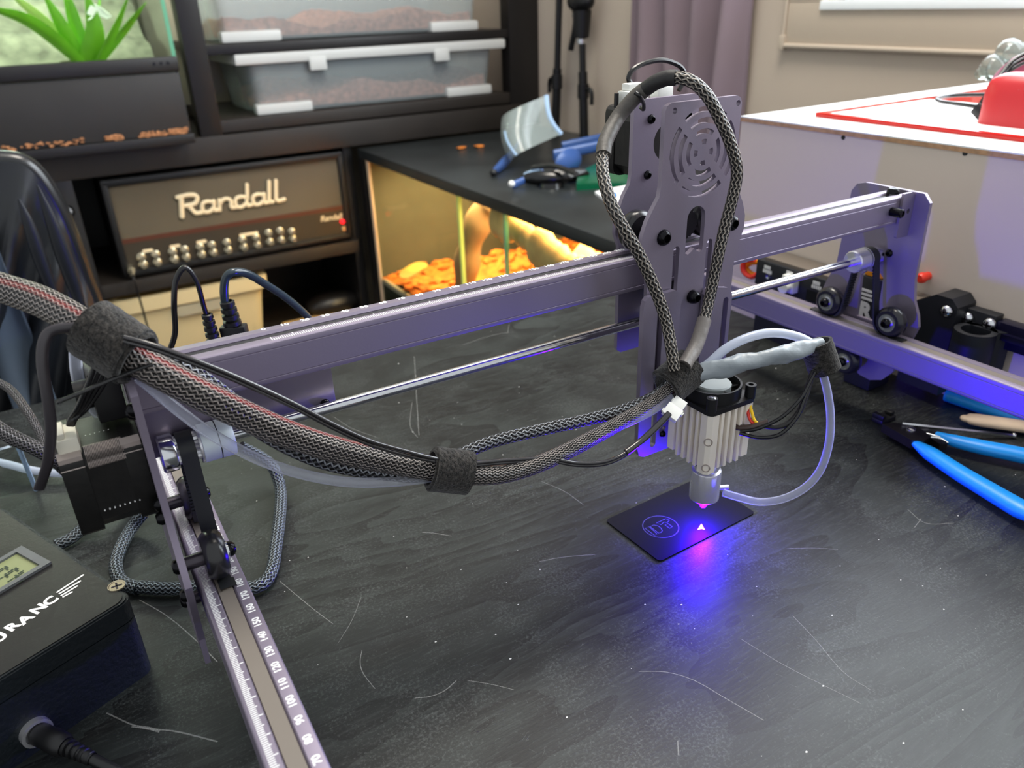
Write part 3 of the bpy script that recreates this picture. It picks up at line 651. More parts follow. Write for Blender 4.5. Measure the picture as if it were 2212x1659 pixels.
# ------------------------------------------------------------------ terrarium below the side desk
def terrarium():
    x0, x1, y0, y1, z0, z1 = 606, 1090, 432, 1462, -578, TZ-24
    t = empty('glass_terrarium', (850, 950, -580), 'warmly lit glass terrarium under the black desk top', 'terrarium')
    m = MB(); m.box(x0, x1, y0, y1, z0-2, z0+6); m.build('base', 'black_paint', t, smooth=False)
    for b, n, mt in (((x0, x0+5, 990, y1-4, z0+6, z1), 'sliding_pane', 'glass_clear'), ((x0+9, x0+14, y0, 1000, z0+6, z1), 'sliding_pane', 'glass_clear'), ((x0, x1, y1-4, y1, z0+6, z1), 'side_pane', 'terrarium_wall'), ((x1-6, x1, y0, y1, z0+6, z1), 'back_wall', 'terrarium_wall')):
        m = MB(); m.box(*b); m.build(n, mt, t, smooth=False)
    m = MB(); m.box(x0-2, x0+4, y1-16, y1-2, z0, z1); m.build('corner_profile', 'light_wood', t, smooth=False)
    m = MB(); m.box(x0-1, x0+6, 986, 994, z0+6, z1); m.build('pane_edge', 'leaf_pale', t, smooth=False)
    m = MB(); m.box(x0+8, x0+16, 826, 832, z0+6, z1); m.build('pane_edge', 'glass_edge', t, smooth=False)
    m = MB(); m.box(x0+1, x0+12, y0, y1-16, -506, -494, bev=1); m.build('front_track', 'bin_handle', t)
    m = MB(); m.box(640, 860, 560, 1380, z1-10, z1-4); lm = m.build('lamp_panel', 'lamp_warm', t, smooth=False)
    random.seed(12); m = MB()
    def g(u, v):
        x = x0+16+(x1-24-x0)*u; y = y0+4+(y1-y0-10)*v
        return (x, y, -505+16*math.sin(v*15+u*3)+70*u**0.6*(0.55+0.45*math.sin(v*8+2.2))+12*math.sin(u*13+v*31))
    m.grid(30, 60, g)
    for i in range(520):
        u, v = random.random(), random.random()**0.8; c = g(u, v); m.ico((c[0], c[1], c[2]+4), random.uniform(7, 17), 1, 0.3, (1.2, 0.9, 0.5))
    m.build('bark_chips', 'chips_orange', label='orange bark chips covering the terrarium floor', cat='bark chips', kind='stuff')
    m = MB(); pts = spline([px(1005, 690, 668), px(1006, 600, 668), px(1020, 520, 672), px(1050, 450, 690), px(1078, 425, 700)], 8); m.tube(pts, [30+4*math.sin(i*0.7) for i in range(len(pts))], 14, 0.8); m.build('leaning_log', 'log_grey', label='grey brown log leaning inside the warm terrarium', cat='log', angle=80)
    random.seed(21); m = MB(); pts = spline([px(1072, 470, 648), px(1110, 490, 650), px(1150, 520, 652), px(1200, 560, 650), px(1260, 590, 650)], 8)
    m.tube(pts, [30+6*math.sin(i*0.37)+random.uniform(-5, 5) for i in range(len(pts))], 14, 0.6, hint=(0, 1, 1)); m.build('driftwood_branch', 'driftwood', label='pale twisted driftwood branch in front of the log', cat='driftwood', angle=80)
    m = MB(); m.grid(18, 18, lambda u, v: (672+150*u, 960-430*v+30*math.sin(u*4), -500+215*math.sin(0.35+u*2.4)*math.sin(v*2.9)+14*math.sin(u*17+v*9)+8*math.sin(v*31))); m.solid(10); m.build('cork_bark', 'driftwood', label='curved cork bark shelter on the terrarium floor', cat='bark', angle=80)
    c = px(905, 581, 632); m = MB()
    def lf(u, v):
        a = (u-0.5)*2; w = (1-a*a)**0.8*36; return (c.x-14+w*1.5*(v-0.5), c.y-a*72, c.z+(v-0.5)*w*0.8+a*22+3*math.sin(u*7))
    m.grid(16, 6, lf); m.solid(1.5); m.build('dry_leaf', 'dry_leaf', label='yellow dry leaf lying on the bark chips', cat='leaf')
    area_light('terrarium_lamp', (740, 970, z1-14), (0, 0, -1), 200, 820, 3.0, (1.0, 0.84, 0.56))
terrarium()
area_light('tank_lamp', (-100, 1600, 460), (0, -0.1, -1), 500, 80, 2.6, (0.9, 1.0, 0.85))
# ------------------------------------------------------------------ things on the side desk
def desk_things():
    f = empty('face_shield', (850, 1100, TZ), 'clear face shield with blue temples lying on the side desk', 'face shield')
    # curved visor: outline points on a bowed sheet
    A = [px(1180, 206, 850), px(1212, 290, 870)]; B = [px(1086, 262, 800), px(1106, 346, 765)]
    def vis(u, v):
        top = Vector(A[0]).lerp(Vector(B[0]), u); bot = Vector(A[1]).lerp(Vector(B[1]), u); p = top.lerp(bot, v)
        return p+Vector((-55, -30, 0))*math.sin(u*math.pi)+Vector((-10, 0, -4))*math.sin(v*math.pi)
    m = MB(); m.grid(16, 10, vis); m.solid(2); m.build('visor', 'visor', f)
    m = MB(); m.tube([Vector(vis(0, k/8)) for k in range(9)], 5, 8); m.build('visor_rim', 'visor_edge', f)
    m = MB(); m.tube([Vector(vis(0.62, 0.35+k*0.65/8)) for k in range(9)], 2.6, 8); m.build('visor_highlight', 'visor_edge', f)  # highlight on the visor, modelled as a thin pale strip
    P = [pz(1122, 305, -150), pz(1108, 330, -158), pz(1088, 352, -166), pz(1066, 372, -170)]
    m = MB(); m.tube(spline(P, 6), lerp_list([5, 9, 12, 7], 6), 12, 0.6); m.build('temple', 'blue_plastic', f)
    m = MB(); m.sphere(P[-1]+Vector((0, 0, -1)), 7.5); m.build('temple_tip', 'black_plastic', f)
    g = empty('safety_glasses', (800, 870, TZ), 'blue and black safety glasses lying on the desk', 'glasses')
    def bar(a, b, h, w, nm, mt, mid=None):
        P = spline([a, mid or (Vector(a)+Vector(b))/2, b], 8); m = MB(); m.tube(P, h, 12, w/h, hint=(0, 0, 1)); return m.build(nm, mt, g)
    bar(pz(1108, 400, -172), pz(1172, 372, -160), 7, 3.5, 'temple', 'blue_plastic')
    bar(pz(1135, 380, -166), pz(1168, 366, -152), 6, 5, 'temple_pad', 'visor_edge')
    bar(pz(1196, 336, -150), pz(1312, 312, -140), 11, 4, 'temple', 'blue_plastic')
    bar(pz(1214, 318, -150), pz(1318, 296, -140), 11, 4, 'temple', 'blue_plastic')
    def lens(c, rx, rz, yaw, nm, mt):
        c = Vector(c); ux = Vector((math.cos(yaw), math.sin(yaw), 0)); m = MB()
        def f(u, v):
            a = u*2*math.pi; r = v; bul = 10*(1-v*v); p = c+ux*(rx*r*math.cos(a))+Vector((0, 0, rz*r*math.sin(a)*(1 if math.sin(a) > 0 else 0.8))); return p+Vector((-ux.y, ux.x, 0))*-bul
        m.grid(24, 5, f); m.solid(2.5); return m.build(nm, mt, g)
    lens(pz(1178, 386, -165), 46, 13, -0.7, 'lens', 'black_gloss'); lens(pz(1226, 380, -165), 42, 13, -0.3, 'lens', 'black_gloss')
    lens(pz(1226, 352, -150), 40, 26, 0.3, 'side_shield', 'blue_plastic')
    bar(pz(1150, 362, -150), pz(1245, 376, -146), 4.5, 6, 'brow_bar', 'black_plastic', pz(1195, 358, -142))
    for u, v in ((1105, 397), (1216, 333), (1234, 377)): m = MB(); m.sphere(pz(u, v, -160), 6); m.build('hinge', 'white_plastic', g)
    m = MB(); m.cyl(pz(1190, 404, TZ), pz(1190, 404, TZ)+Vector((0, 0, 9)), 24, 20, 20); m.build('lens_cap', 'black_gloss', label='small round black cap in front of the safety glasses', cat='cap')
    m = MB(); a = pz(1245, 412, TZ); b = pz(1335, 380, TZ); m.prism([(a.x, a.y), (pz(1250, 385, TZ).x, pz(1250, 385, TZ).y), (pz(1318, 352, TZ).x, pz(1318, 352, TZ).y), (pz(1400, 372, TZ).x, pz(1400, 372, TZ).y), (pz(1372, 402, TZ).x, pz(1372, 402, TZ).y)], XY, TZ, TZ+12); m.build('green_tray', 'green_plastic', label='translucent green plastic tray on the side desk', cat='tray')
    m = MB(); q = [pz(u, v, TZ) for u, v in ((1285, 420), (1380, 400), (1420, 430), (1352, 470))]; m.prism([(p.x, p.y) for p in q], XY, TZ+0.2, TZ+5); s = m.build('paper_packet', 'paper_white', label='white paper packet with blue mark behind the carriage', cat='packet', smooth=False)
    m = MB(); q = [pz(u, v, TZ+5.4) for u, v in ((1318, 417), (1330, 415), (1334, 424), (1322, 427))]; m.prism([(p.x, p.y) for p in q], XY, TZ+5, TZ+5.5); m.build('blue_mark', 'paper_blue', s, smooth=False)
    for k, (u, v) in enumerate(((995, 322), (1035, 318))):
        m = MB(); c = pz(u, v, TZ); m.ico((c.x, c.y, TZ+3), 9, 1, 0.3, (1.6, 1, 0.35)); m.build('bark_crumb', 'chips_orange', label=('orange bark crumb on the desk nearer the shelf post', 'orange bark crumb on the desk nearer the face shield')[k], cat='crumb', group='bark crumbs on the desk')
desk_things()
# ------------------------------------------------------------------ white cabinet at the right
def cabinet():
    xb, yb, zt = 540, 225, 23.5
    c = empty('white_cabinet', (830, 0, TZ), 'white laminate cabinet box with raw chipboard edge on the table', 'cabinet')
    m = MB(); m.box(xb, 1085, -420, yb, TZ, zt-5); m.build('body', 'laminate_white', c, smooth=False)
    m = MB(); m.box(xb-1, 1090, -430, yb+1, zt-4.8, zt-1.2); m.build('edge_board', 'chipboard_edge', c, smooth=False)
    m = MB(); m.box(xb-1, 1090, -430, yb+1, zt-1.2, zt); m.build('top_sheet', 'laminate_top', c, smooth=False)
    for u, v in ((1822, 297), (2085, 331)): m = MB(); p = px(u, v, xb); m.cyl(p, p-Vector((0.5, 0, 0)), 2.0, seg=8); m.build('nail_hole', 'black_plastic', c)
    r = [pz(u, v, zt+4) for u, v in ((1762, 243), (2300, 312), (2360, 190), (2150, 185))]
    a = r[0]; m = MB(); m.box(a.x, 900, -300, a.y, zt, zt+4, bev=0.4); m.build('acrylic_sheet', 'red_acrylic', label='glossy red acrylic sheet lying on the white cabinet', cat='sheet')
    m = MB(); q = [pz(u, v, zt+4) for u, v in ((1790, 240), (1985, 213), (2085, 218), (2165, 290), (2000, 272))]
    ys = a.y-6; m.box(a.x+4, 742, -180, ys-8, zt+4, zt+4.4); pp = m.build('paper_sheet', 'paper_white', label='white protective paper sheet on the red acrylic', cat='paper', smooth=False)
    # ear muffs
    e = empty('ear_muffs', (700, -60, zt+4), 'red ear muffs with maroon headband on the acrylic sheet', 'ear muffs')
    X = 640
    c0 = px(2215, 238, X); m = MB(); m.box(c0.x-22, c0.x+22, c0.y-36, c0.y+31, c0.z-29, c0.z+29, bev=19, seg=6); 
    for k in range(3): pass
    cup = m.build('ear_cup', 'red_rubber', e)
    m = MB()
    for k in range(5): p = px(2203+k*6, 192+(k % 2)*4, X-20); m.tube([p, p+Vector((2, 0, -7))], 1.6, 8)
    m.build('cup_ribs', 'red_rubber', cup)
    m = MB(); m.lathe(c0+Vector((16, -10, 0)), (1, -0.4, 0), [(0, 22), (4, 26), (12, 26), (16, 20), (16, 0)]); m.build('ear_cushion', 'maroon_band', e)
    band = [px(2150, 275, X+10), px(2134, 232, X+20), px(2150, 185, X+40), px(2185, 150, X+60), px(2240, 128, X+80), px(2290, 130, X+100)]
    m = MB(); m.tube(spline(band, 8), 8.5, 12, 0.4, hint=(1, 0.6, 0)); m.build('headband', 'maroon_band', e)
    band = [px(2148, 255, X+90), px(2165, 190, X+110), px(2185, 135, X+120), px(2240, 118, X+130), px(2300, 120, X+140)]
    m = MB(); m.tube(spline(band, 8), 7, 12, 0.4, hint=(1, 0.6, 0)); m.build('headband_rear', 'maroon_band', e)
    for k in range(3):
        w = [px(2108+k*2, 236-k*2, X-6), px(2150, 190-k*7, X+10), px(2190, 148-k*9, X+30), px(2260, 115-k*10, X+50)]
        m = MB(); m.tube(spline(w, 8), 1.5, 8); m.build('wire_arm', 'wire_black', e)
    m = MB(); m.tube([px(2106, 232, X-8), px(2125, 247, X-6), px(2142, 262, X-4)], [5, 6, 7], 10, 0.6); m.build('arm_joint', 'black_plastic', e)
    lp = [px(2140, 234, X+2), px(2080, 226, X+10), px(2032, 219, X+30), px(2026, 212, X+60), px(2060, 206, X+90), px(2140, 204, X+95)]
    lp = [Vector((p.x, p.y, max(p.z, zt+7))) for p in lp]
    m = MB(); m.tube(spline(lp, 8), 1.9, 8); m.build('audio_cable', 'wire_black', label='thin black cable loop beside the red ear muffs', cat='cable')
    for k, (u, v, r0) in enumerate(((2120, 160, 8), (2145, 150, 17), (2165, 145, 15), (2178, 128, 18), (2200, 122, 16))):
        p = px(u, v, 1000+k*6); m = MB(); m.ico((p.x, p.y, zt+r0*0.8 if k < 3 else zt+r0+12), r0, 2, 0.04); m.build('crystal_ball', 'crystal', label=['smallest clear glass bead far back on the cabinet', 'clear faceted glass ball beside the small bead', 'clear glass ball in the middle of the cluster', 'high clear glass ball behind the headband', 'clear glass ball nearest the frame edge'][k], cat='glass ball', group='glass balls on the cabinet')
cabinet()
def electronics():
    xb = 540
    # black controller housing with white legends: front face nearly parallel to the cabinet side
    xf = 508
    b = empty('control_board_box', (524, 110, TZ), 'black electronics box with white legends beside the cabinet', 'electronics box')
    pt = [px(u, v, xf) for u, v in ((1636, 563), (1620, 640), (1806, 622), (1800, 690))]
    y1 = px(1632, 585, xf).y; y0 = px(1822, 640, xf).y; zt = px(1640, 560, xf).z; zb = TZ+24
    m = MB(); m.box(xf, xb-2, y0, y1, zb, zt, bev=1.5); m.build('housing', 'print_black', b)
    m = MB(); m.box(xf+3, xb-2, y0-60, y1-8, zt-1, zt+3); m.build('top_plate', 'grey_top', b, smooth=False)
    m = MB(); m.box(xf+2, xb-4, y0+4, y1-4, TZ, zb); m.build('base_feet', 'print_black', b)
    # legends: short white bars, too soft to read in the photograph
    m = MB()
    for (u, v) in ((1658, 578), (1706, 590), (1764, 612)):
        for k, (dy, w) in enumerate(((0, 8), (-1, 11))):
            p = px(u, v+k*9, xf-0.4); n = 5
            for q in range(n):
                yy = p.y+w/2-w*q/n; m.box(xf-0.5, xf-0.1, yy-w/n*0.7, yy, p.z-1.6, p.z+1.6)
    m.build('legends', 'print_white', b, smooth=False)
    p = px(1703, 618, xf-6); m = MB(); m.cyl((xf-14, p.y, p.z), (xf, p.y, p.z), 5.5, 5.5, 16); m.box(xf-8, xf, p.y-7, p.y+7, p.z-6, p.z+10, bev=1); m.build('white_plug', 'white_plastic', b)
    p = px(1657, 598, xf-2); m = MB(); m.lathe((xf, p.y, p.z), (-1, 0, 0), [(0, 3.2), (1.5, 3.2), (1.5, 2.0), (0.3, 1.9), (0.3, 0)], 14); m.build('jack', 'steel', b)
    p = px(1752, 640, xf-1); m = MB(); m.box(xf-0.6, xf, p.y-6, p.y+6, p.z-5, p.z+5); m.build('socket', 'black_gloss', b, smooth=False)
    for k, (mt, pts, lb) in enumerate((('xt_red', ((1640, 590), (1622, 598), (1606, 585), (1608, 566), (1630, 560)), 'red looped power lead at the end of the electronics box'), ('orange_clip', ((1640, 566), (1622, 568), (1612, 578), (1622, 590), (1640, 596)), 'orange looped power lead at the end of the electronics box'))):
        m = MB(); m.tube(spline([px(u, v, xf+4+k*5) for u, v in pts], 7), 2.6, 8); m.build('power_lead', mt, label=lb, cat='cable', group='power leads')
    # bullet connector box with large letter behind the side plate
    xf2 = 492; z2 = px(1885, 600, xf2).z; ya = px(1852, 640, xf2).y; yb = px(1912, 655, xf2).y
    c = empty('battery_pack', (505, (ya+yb)/2, TZ), 'black pack with orange connectors and a white letter behind the plate', 'battery pack')
    m = MB(); m.box(xf2, 520, min(ya, yb), max(ya, yb), TZ, z2, bev=2); m.build('case', 'print_black', c)
    m = MB(); ctr = px(1868, 672, xf2-0.5); put_text(m, 'R', ctr, (0, -1, 0), (0, 0, 1), 18, 0.06); 
    for k in range(3):
        p = px(1872, 628+k*9, xf2-0.5); m.box(xf2-0.6, xf2-0.1, p.y-5, p.y+5, p.z-1, p.z+1)
    m.build('print', 'print_white', c, smooth=False)
    for u in (1884, 1903): p = px(u, 593, xf2+6); m = MB(); m.box(xf2+1, xf2+11, p.y-4, p.y+4, z2, z2+9, bev=1.5); m.build('connector', 'orange_clip', c)
    # red push button plug
    p = px(1998, 598, 536); m = MB(); m.cyl((xb, p.y, p.z), (xb-7, p.y, p.z), 3.6, 3.6, 16); m.lathe((xb-7, p.y, p.z), (-1, 0, 0), [(0, 4.6), (3, 4.4), (5, 3), (5, 0)], 16); m.build('red_button', 'xt_red', label='small red plug on the cabinet side behind the plate', cat='plug')
    # printed bracket and cup holder screwed to the cabinet side
    h = empty('tool_holder', (520, -20, TZ), 'black printed tool holder with round cup and chrome screws', 'holder')
    zt = px(2040, 640, 515).z; m = MB()
    yL = px(2000, 650, 515).y; yR = px(2072, 660, 515).y
    poly = [(yL+10, TZ+10), (yR, TZ+10), (yR, zt-6), (yR+6, zt), (yL-8, zt), (yL+10, zt-12)]
    m.prism(poly, YZ, 514, xb-1); m.build('bracket', 'print_black', h)
    zc = px(2105, 715, 512).z; yc = px(2103, 715, 512).y; rc = 15
    m = MB(); yq = px(2155, 690, 530).y; zq = px(2120, 672, 530).z
    m.box(528, xb-1, yq, yR+4, zc-40, zq, bev=1.5); m.build('back_plate', 'print_black', h)
    m = MB(); outer = circ(515, yc, rc, 24); hole = circ(515, yc, 10.5, 24); m.prism(outer, XY, zc-38, zc, [hole]); m.box(515, 530, yc-rc+1, yc+rc-1, zc-38, zc-0.5) if False else None; m.build('cup', 'print_black', h)
    m = MB(); m.prism([(522, yc-rc+2), (531, yc-rc-4), (531, yc+rc), (522, yc+rc-2)], XY, zc-38, zc); m.build('web', 'print_black', h)
    for (u, v, xx) in ((2045, 672, 513), (2090, 687, 527), (2138, 700, 527)):
        p = px(u, v, xx); m = MB(); m.lathe(p, (-1, 0, 0), [(0, 5), (1.5, 5), (3.2, 3.6), (4, 1.5), (4, 0)], 16); s = m.build('screw', 'steel', h)
        m = MB(); m.box(p.x-4.3, p.x-3.2, p.y-3, p.y+3, p.z-0.6, p.z+0.6); m.box(p.x-4.3, p.x-3.2, p.y-0.6, p.y+0.6, p.z-3, p.z+3); m.build('cross_slot', 'tool_steel', s, smooth=False)
    m = MB(); p = px(2212, 722, 534); a = px(2160, 700, 534); m.box(528, xb-0.5, -160, yq-1, p.z-14, p.z+6, bev=0.6); m.box(524, 530, -160, yq-1, p.z-6, p.z-1); m.build('edge_rail', 'dark_rail', label='dark slotted metal rail running along the cabinet side', cat='rail')
electronics()
# ------------------------------------------------------------------ laser controller box at lower left
def controller():
    ZT = -129.0; A = Vector((-84.5, 12, 0)); e1 = Vector((-0.919, -0.395, 0)).normalized(); e2 = Vector((e1.y, -e1.x, 0)); e2 = e2 if e2.y > 0 else -e2
    L1, L2 = 165, 145
    def P(a, b, z): return A+e1*a+e2*b+Vector((0, 0, z))
    c = empty('laser_controller', P(L1/2, L2/2, TZ), 'black textured metal controller box with white lettering and small display', 'controller')
    M4 = Matrix(((e1.x, e2.x, 0, A.x), (e1.y, e2.y, 0, A.y), (0, 0, 1, 0), (0, 0, 0, 1)))
    poly = rrect(0, L1, 0, L2, 7)
    T = lambda p, z: P(p[0], p[1], z)
    m = MB(); m.prism(poly, T, TZ, ZT-12.6); m.build('case', 'controller_body', c, angle=30)
    m = MB(); m.prism(rrect(0.8, L1-0.8, 0.8, L2-0.8, 6.5), T, ZT-12.6, ZT-12.0); m.build('joint_gap', 'black_gloss', c)
    m = MB(); m.prism(poly, T, ZT-12, ZT-1.2); m.prism(rrect(1, L1-1, 1, L2-1, 6), T, ZT-1.2, ZT-0.4); m.build('lid', 'controller_body', c, angle=30)
    m = MB(); m.prism(rrect(2.2, L1-2.2, 2.2, L2-2.2, 6), T, ZT-0.4, ZT); m.build('lid_panel', 'controller_top', c, angle=30)
    q = pz(252, 1266, ZT); m = MB(); m.lathe(q, (0, 0, 1), [(-0.2, 4.3), (0.5, 4.3), (0.5, 3.9), (0.1, 3.6), (0.1, 0)], 20); s = m.build('lid_screw', 'knob_chrome', c)
    m = MB(); m.box(q.x-2.6, q.x+2.6, q.y-0.5, q.y+0.5, ZT, ZT+0.25); m.box(q.x-0.5, q.x+0.5, q.y-2.6, q.y+2.6, ZT, ZT+0.25); m.build('cross_slot', 'tool_steel', s, smooth=False)
    # lettering
    d0 = pz(0, 1385, ZT); d1 = pz(118, 1300, ZT); m = MB(); ux = (d1-d0).normalized(); uy = Vector((-ux.y, ux.x, 0)); n = 5; L = (d1-d0).length
    ctrs = [pz(u, v, ZT+0.15) for u, v in ((-1, 1378), (27, 1354), (55, 1338), (84, 1315), (109, 1298))]
    for ch, cc in zip('URANC', ctrs): put_text(m, ch, cc, ux, uy, 8.6, 0.045, 1.0)
    # winged stripes standing for the last letter
    for k, (a, b) in enumerate((((122, 1280), (181, 1241)), ((127, 1283), (175, 1254)), ((131, 1287), (168, 1265)), ((135, 1290), (157, 1278)))):
        p0, p1 = pz(*a, ZT+0.15), pz(*b, ZT+0.15); ribbon(m, [p0, p1], 1.15)
    m.build('lettering', 'print_white', c, smooth=False)
    # display: bezel frame around a recessed lcd
    q = [pz(u, v, ZT) for u, v in ((48, 1183), (112, 1218), (-60, 1320), (-120, 1280))]
    def quad(s_, z): ce = sum(q, Vector())/4; return [(ce+(p-ce)*s_) for p in q]
    m = MB(); A_ = quad(1.0, 0); B_ = quad(0.78, 0); zz = ZT+1.5
    for i in range(4):
        j = (i+1) % 4; vv = [A_[i]+Vector((0, 0, 0)), A_[j], A_[j]+Vector((0, 0, 1.5)), A_[i]+Vector((0, 0, 1.5))]; m.poly3(vv)
        m.poly3([A_[i]+Vector((0, 0, 1.5)), A_[j]+Vector((0, 0, 1.5)), B_[j]+Vector((0, 0, 1.5)), B_[i]+Vector((0, 0, 1.5))]); m.poly3([B_[i]+Vector((0, 0, 1.5)), B_[j]+Vector((0, 0, 1.5)), B_[j]+Vector((0, 0, 0.1)), B_[i]+Vector((0, 0, 0.1))])
    dsp = m.build('display_bezel', 'lcd_bezel', c, smooth=False)
    m = MB(); m.poly3([p+Vector((0, 0, 0.25)) for p in B_]); m.build('lcd', 'lcd_green', dsp, smooth=False)
    m = MB(); ux2 = (q[1]-q[0]).normalized()
    for k in range(3):
        for r_ in range(7):
            cc = pz(-8+k*22+(r_ % 2)*9, 1226+k*3-r_*1.0+(r_ % 4)*9, ZT+0.4); uu = ux if r_ % 2 else ux2; ribbon(m, [cc-uu*1.6, cc+uu*1.6], 1.1)
    m.build('lcd_segments', 'lcd_dark', dsp, smooth=False)
    # power plug in the front wall
    fn = -e2; o = None
    d = _ray(75, 1578); t = ((A-CAM).dot(fn))/d.dot(fn); s0 = CAM+d*t
    m = MB(); m.lathe(s0, fn, [(0, 7), (3.2, 7), (3.2, 5.4), (1.5, 5.2), (1.5, 0)], 24); m.build('socket_ring', 'brushed_aluminium', c)
    k = empty('power_plug', s0+fn*3, 'black barrel power plug in the controller front', 'plug'); ax = (fn+Vector((0.30, 0, -0.10))).normalized(); s1 = s0+fn*2.2
    m = MB(); m.lathe(s1, ax, [(0, 4.6), (1, 5.2), (8, 5.2), (9, 5.6), (16, 5.4), (18, 4.4), (18, 0)], 24); m.build('plug_body', 'black_plastic', k)
    m = MB()
    for r_ in range(5): m.lathe(s1+ax*(18+r_*3.2), ax, [(0, 3.2), (0.4, 4.0-r_*0.2), (2, 4.0-r_*0.2), (2.4, 2.8), (3.2, 2.8)], 16)
    m.build('strain_relief', 'black_plastic', k)
    e = s1+ax*32; m = MB(); pts = spline([s1+ax*17, e, e+ax*18+Vector((4, 0, -7)), e+ax*40+Vector((14, 0, -19)), Vector((e.x+40, e.y-75, TZ+4))], 8); m.tube(pts, 2.6, 10); m.build('cord', 'black_plastic', k)
controller()
# ------------------------------------------------------------------ engraved card under the laser
CZ = TZ+1.0
def card():
    c = [pz(u, v, CZ) for u, v in ((1308, 1125), (1425, 1213), (1632, 1107))]; ux = (c[2]-c[1]).normalized(); uy = Vector((-ux.y, ux.x, 0)); L = (c[2]-c[1]).length; H = 52
    o = c[1]; T = lambda p, z: o+ux*p[0]+uy*p[1]+Vector((0, 0, z-o.z))
    k = empty('metal_card', T((L/2, H/2), TZ), 'black anodised metal card being engraved under the laser', 'card')
    m = MB(); m.prism(rrect(0, L, 0, H, 3, 6), T, TZ+0.05, CZ); m.build('card_plate', 'card_black', k, angle=30)
    s = 350/2074; Z = lambda x, y: pz(1350+x*s, 940+y*s, CZ+0.06); m = MB(); w = 0.5
    cx = sum((Z(*p) for p in ((218, 1145), (692, 1190), (430, 1030), (490, 1322))), Vector())/4; r = 11.6
    ribbon(m, [cx+Vector((r*math.cos(2*math.pi*i/48), r*math.sin(2*math.pi*i/48), 0)) for i in range(48)], w, closed=True)
    ribbon(m, [Z(*p) for p in ((255, 1190), (310, 1172), (412, 1265), (380, 1283))], w, closed=True)
    ribbon(m, [Z(*p) for p in ((322, 1170), (368, 1150), (420, 1160), (462, 1190), (478, 1222), (462, 1245), (430, 1254))], w, closed=True)
    ribbon(m, [Z(*p) for p in ((402, 1125), (520, 1070), (570, 1088), (540, 1120), (500, 1112), (462, 1145))], w, closed=True)
    ribbon(m, [Z(*p) for p in ((512, 1150), (548, 1130), (606, 1170), (572, 1192))], w, closed=True)
    m.build('engraved_logo', 'card_mark', k, smooth=False)
    # burning mark being drawn: glowing arrow head
    m = MB(); q = [Z(*p)+Vector((0, 0, 0.1)) for p in ((978, 1135), (1022, 1212), (985, 1200), (928, 1212))]; m.poly3(q); m.build('burn_spot', 'laser_core', k, smooth=False)
card()
# ------------------------------------------------------------------ hand tools at the right
def tools():
    z = TZ
    f = empty('flush_cutter', pz(1985, 960, z), 'flush cutter with blue handles lying on the table', 'cutter')
    def handle(pts, rs, mt='blue_handle', nm='handle'):
        P = [pz(u, v, z+h) for u, v, h in pts]; m = MB(); m.tube(spline(P, 8), lerp_list(rs, 8), 16, 0.72, hint=(1, 1, 0)); return m.build(nm, mt, f)
    handle(((1978, 958, 8), (2010, 980, 8), (2070, 1020, 8), (2140, 1062, 8), (2205, 1100, 8), (2260, 1128, 8)), [3.5, 6.5, 7, 7.5, 8, 5])
    handle(((2022, 938, 8), (2060, 952, 8), (2120, 966, 8), (2200, 982, 8), (2290, 1002, 8)), [3.0, 6, 7, 7.5, 7])
    m = MB(); h = [(1905, 920), (1932, 918), (1962, 922), (1990, 932), (2010, 948), (1995, 958), (1968, 956), (1940, 940)]
    m.prism([tuple(pz(u, v, z+9)[:2]) for u, v in h], XY, z+4, z+11); m.build('jaw_block', 'tool_steel', f)
    m = MB(); h = [(1982, 930), (2000, 926), (2040, 950), (2046, 962), (2030, 962)]; m.prism([tuple(pz(u, v, z+8)[:2]) for u, v in h], XY, z+4, z+9); m.build('tang', 'tool_steel', f)
    p = pz(1968, 928, z+11); m = MB(); m.lathe(p, (0, 0, 1), [(-1, 3.4), (0.8, 3.2), (1.4, 2), (1.4, 0)], 18); m.build('pivot_rivet', 'steel', f)
    for d in (0, 8): m = MB(); m.tube(spline([pz(1998+d, 936+d, z+9), pz(2022+d, 942+d*0.6, z+9), pz(2048, 950+d*0.9, z+8)], 5), 0.8, 8); m.build('spring_wire', 'steel', f)
    m = MB(); a, b = pz(1948, 916, z+12), pz(2190, 941, z+2.5); m.cyl(a, b, 1.5, 1.5, 6); m.sphere(b, 2.2, (1, 1, 1), 10, 6); m.build('hex_key', 'steel', label='straight steel hex rod resting across the cutter', cat='hex key')
    a, b = pz(2095, 905, z+6), pz(2330, 938, z+6); m = MB(); pts = [a.lerp(b, t/10) for t in range(11)]; m.tube([a-(b-a).normalized()*4]+pts, [3.0]+[6.5]+[7.5]*10, 16, 0.55, hint=(1, 1, 0)); m.sphere(a-(b-a).normalized()*3, 4, (1, 1, 0.6)); m.build('wooden_stick', 'light_wood', label='pale wooden stick with a rounded end', cat='stick')
    a, b = pz(2046, 852, z+6), pz(2160, 893, z+6); m = MB(); m.cyl(a, b+(b-a)*0.6, 6, 5, 20); m.build('blue_tube', 'blue_handle', label='short blue plastic tube under the right rail', cat='tube')
    p = pz(1908, 908, z); m = MB(); m.box(p.x-9, p.x+9, p.y-5, p.y+5, z, z+4, bev=1.2); m.box(p.x-9, p.x-5, p.y-5, p.y+5, z+4, z+8, bev=1); m.box(p.x+4, p.x+9, p.y-3, p.y+3, z+4, z+7, bev=1); m.build('black_clip', 'black_plastic', label='small black plastic clip in front of the cutter tip', cat='clip')
tools()
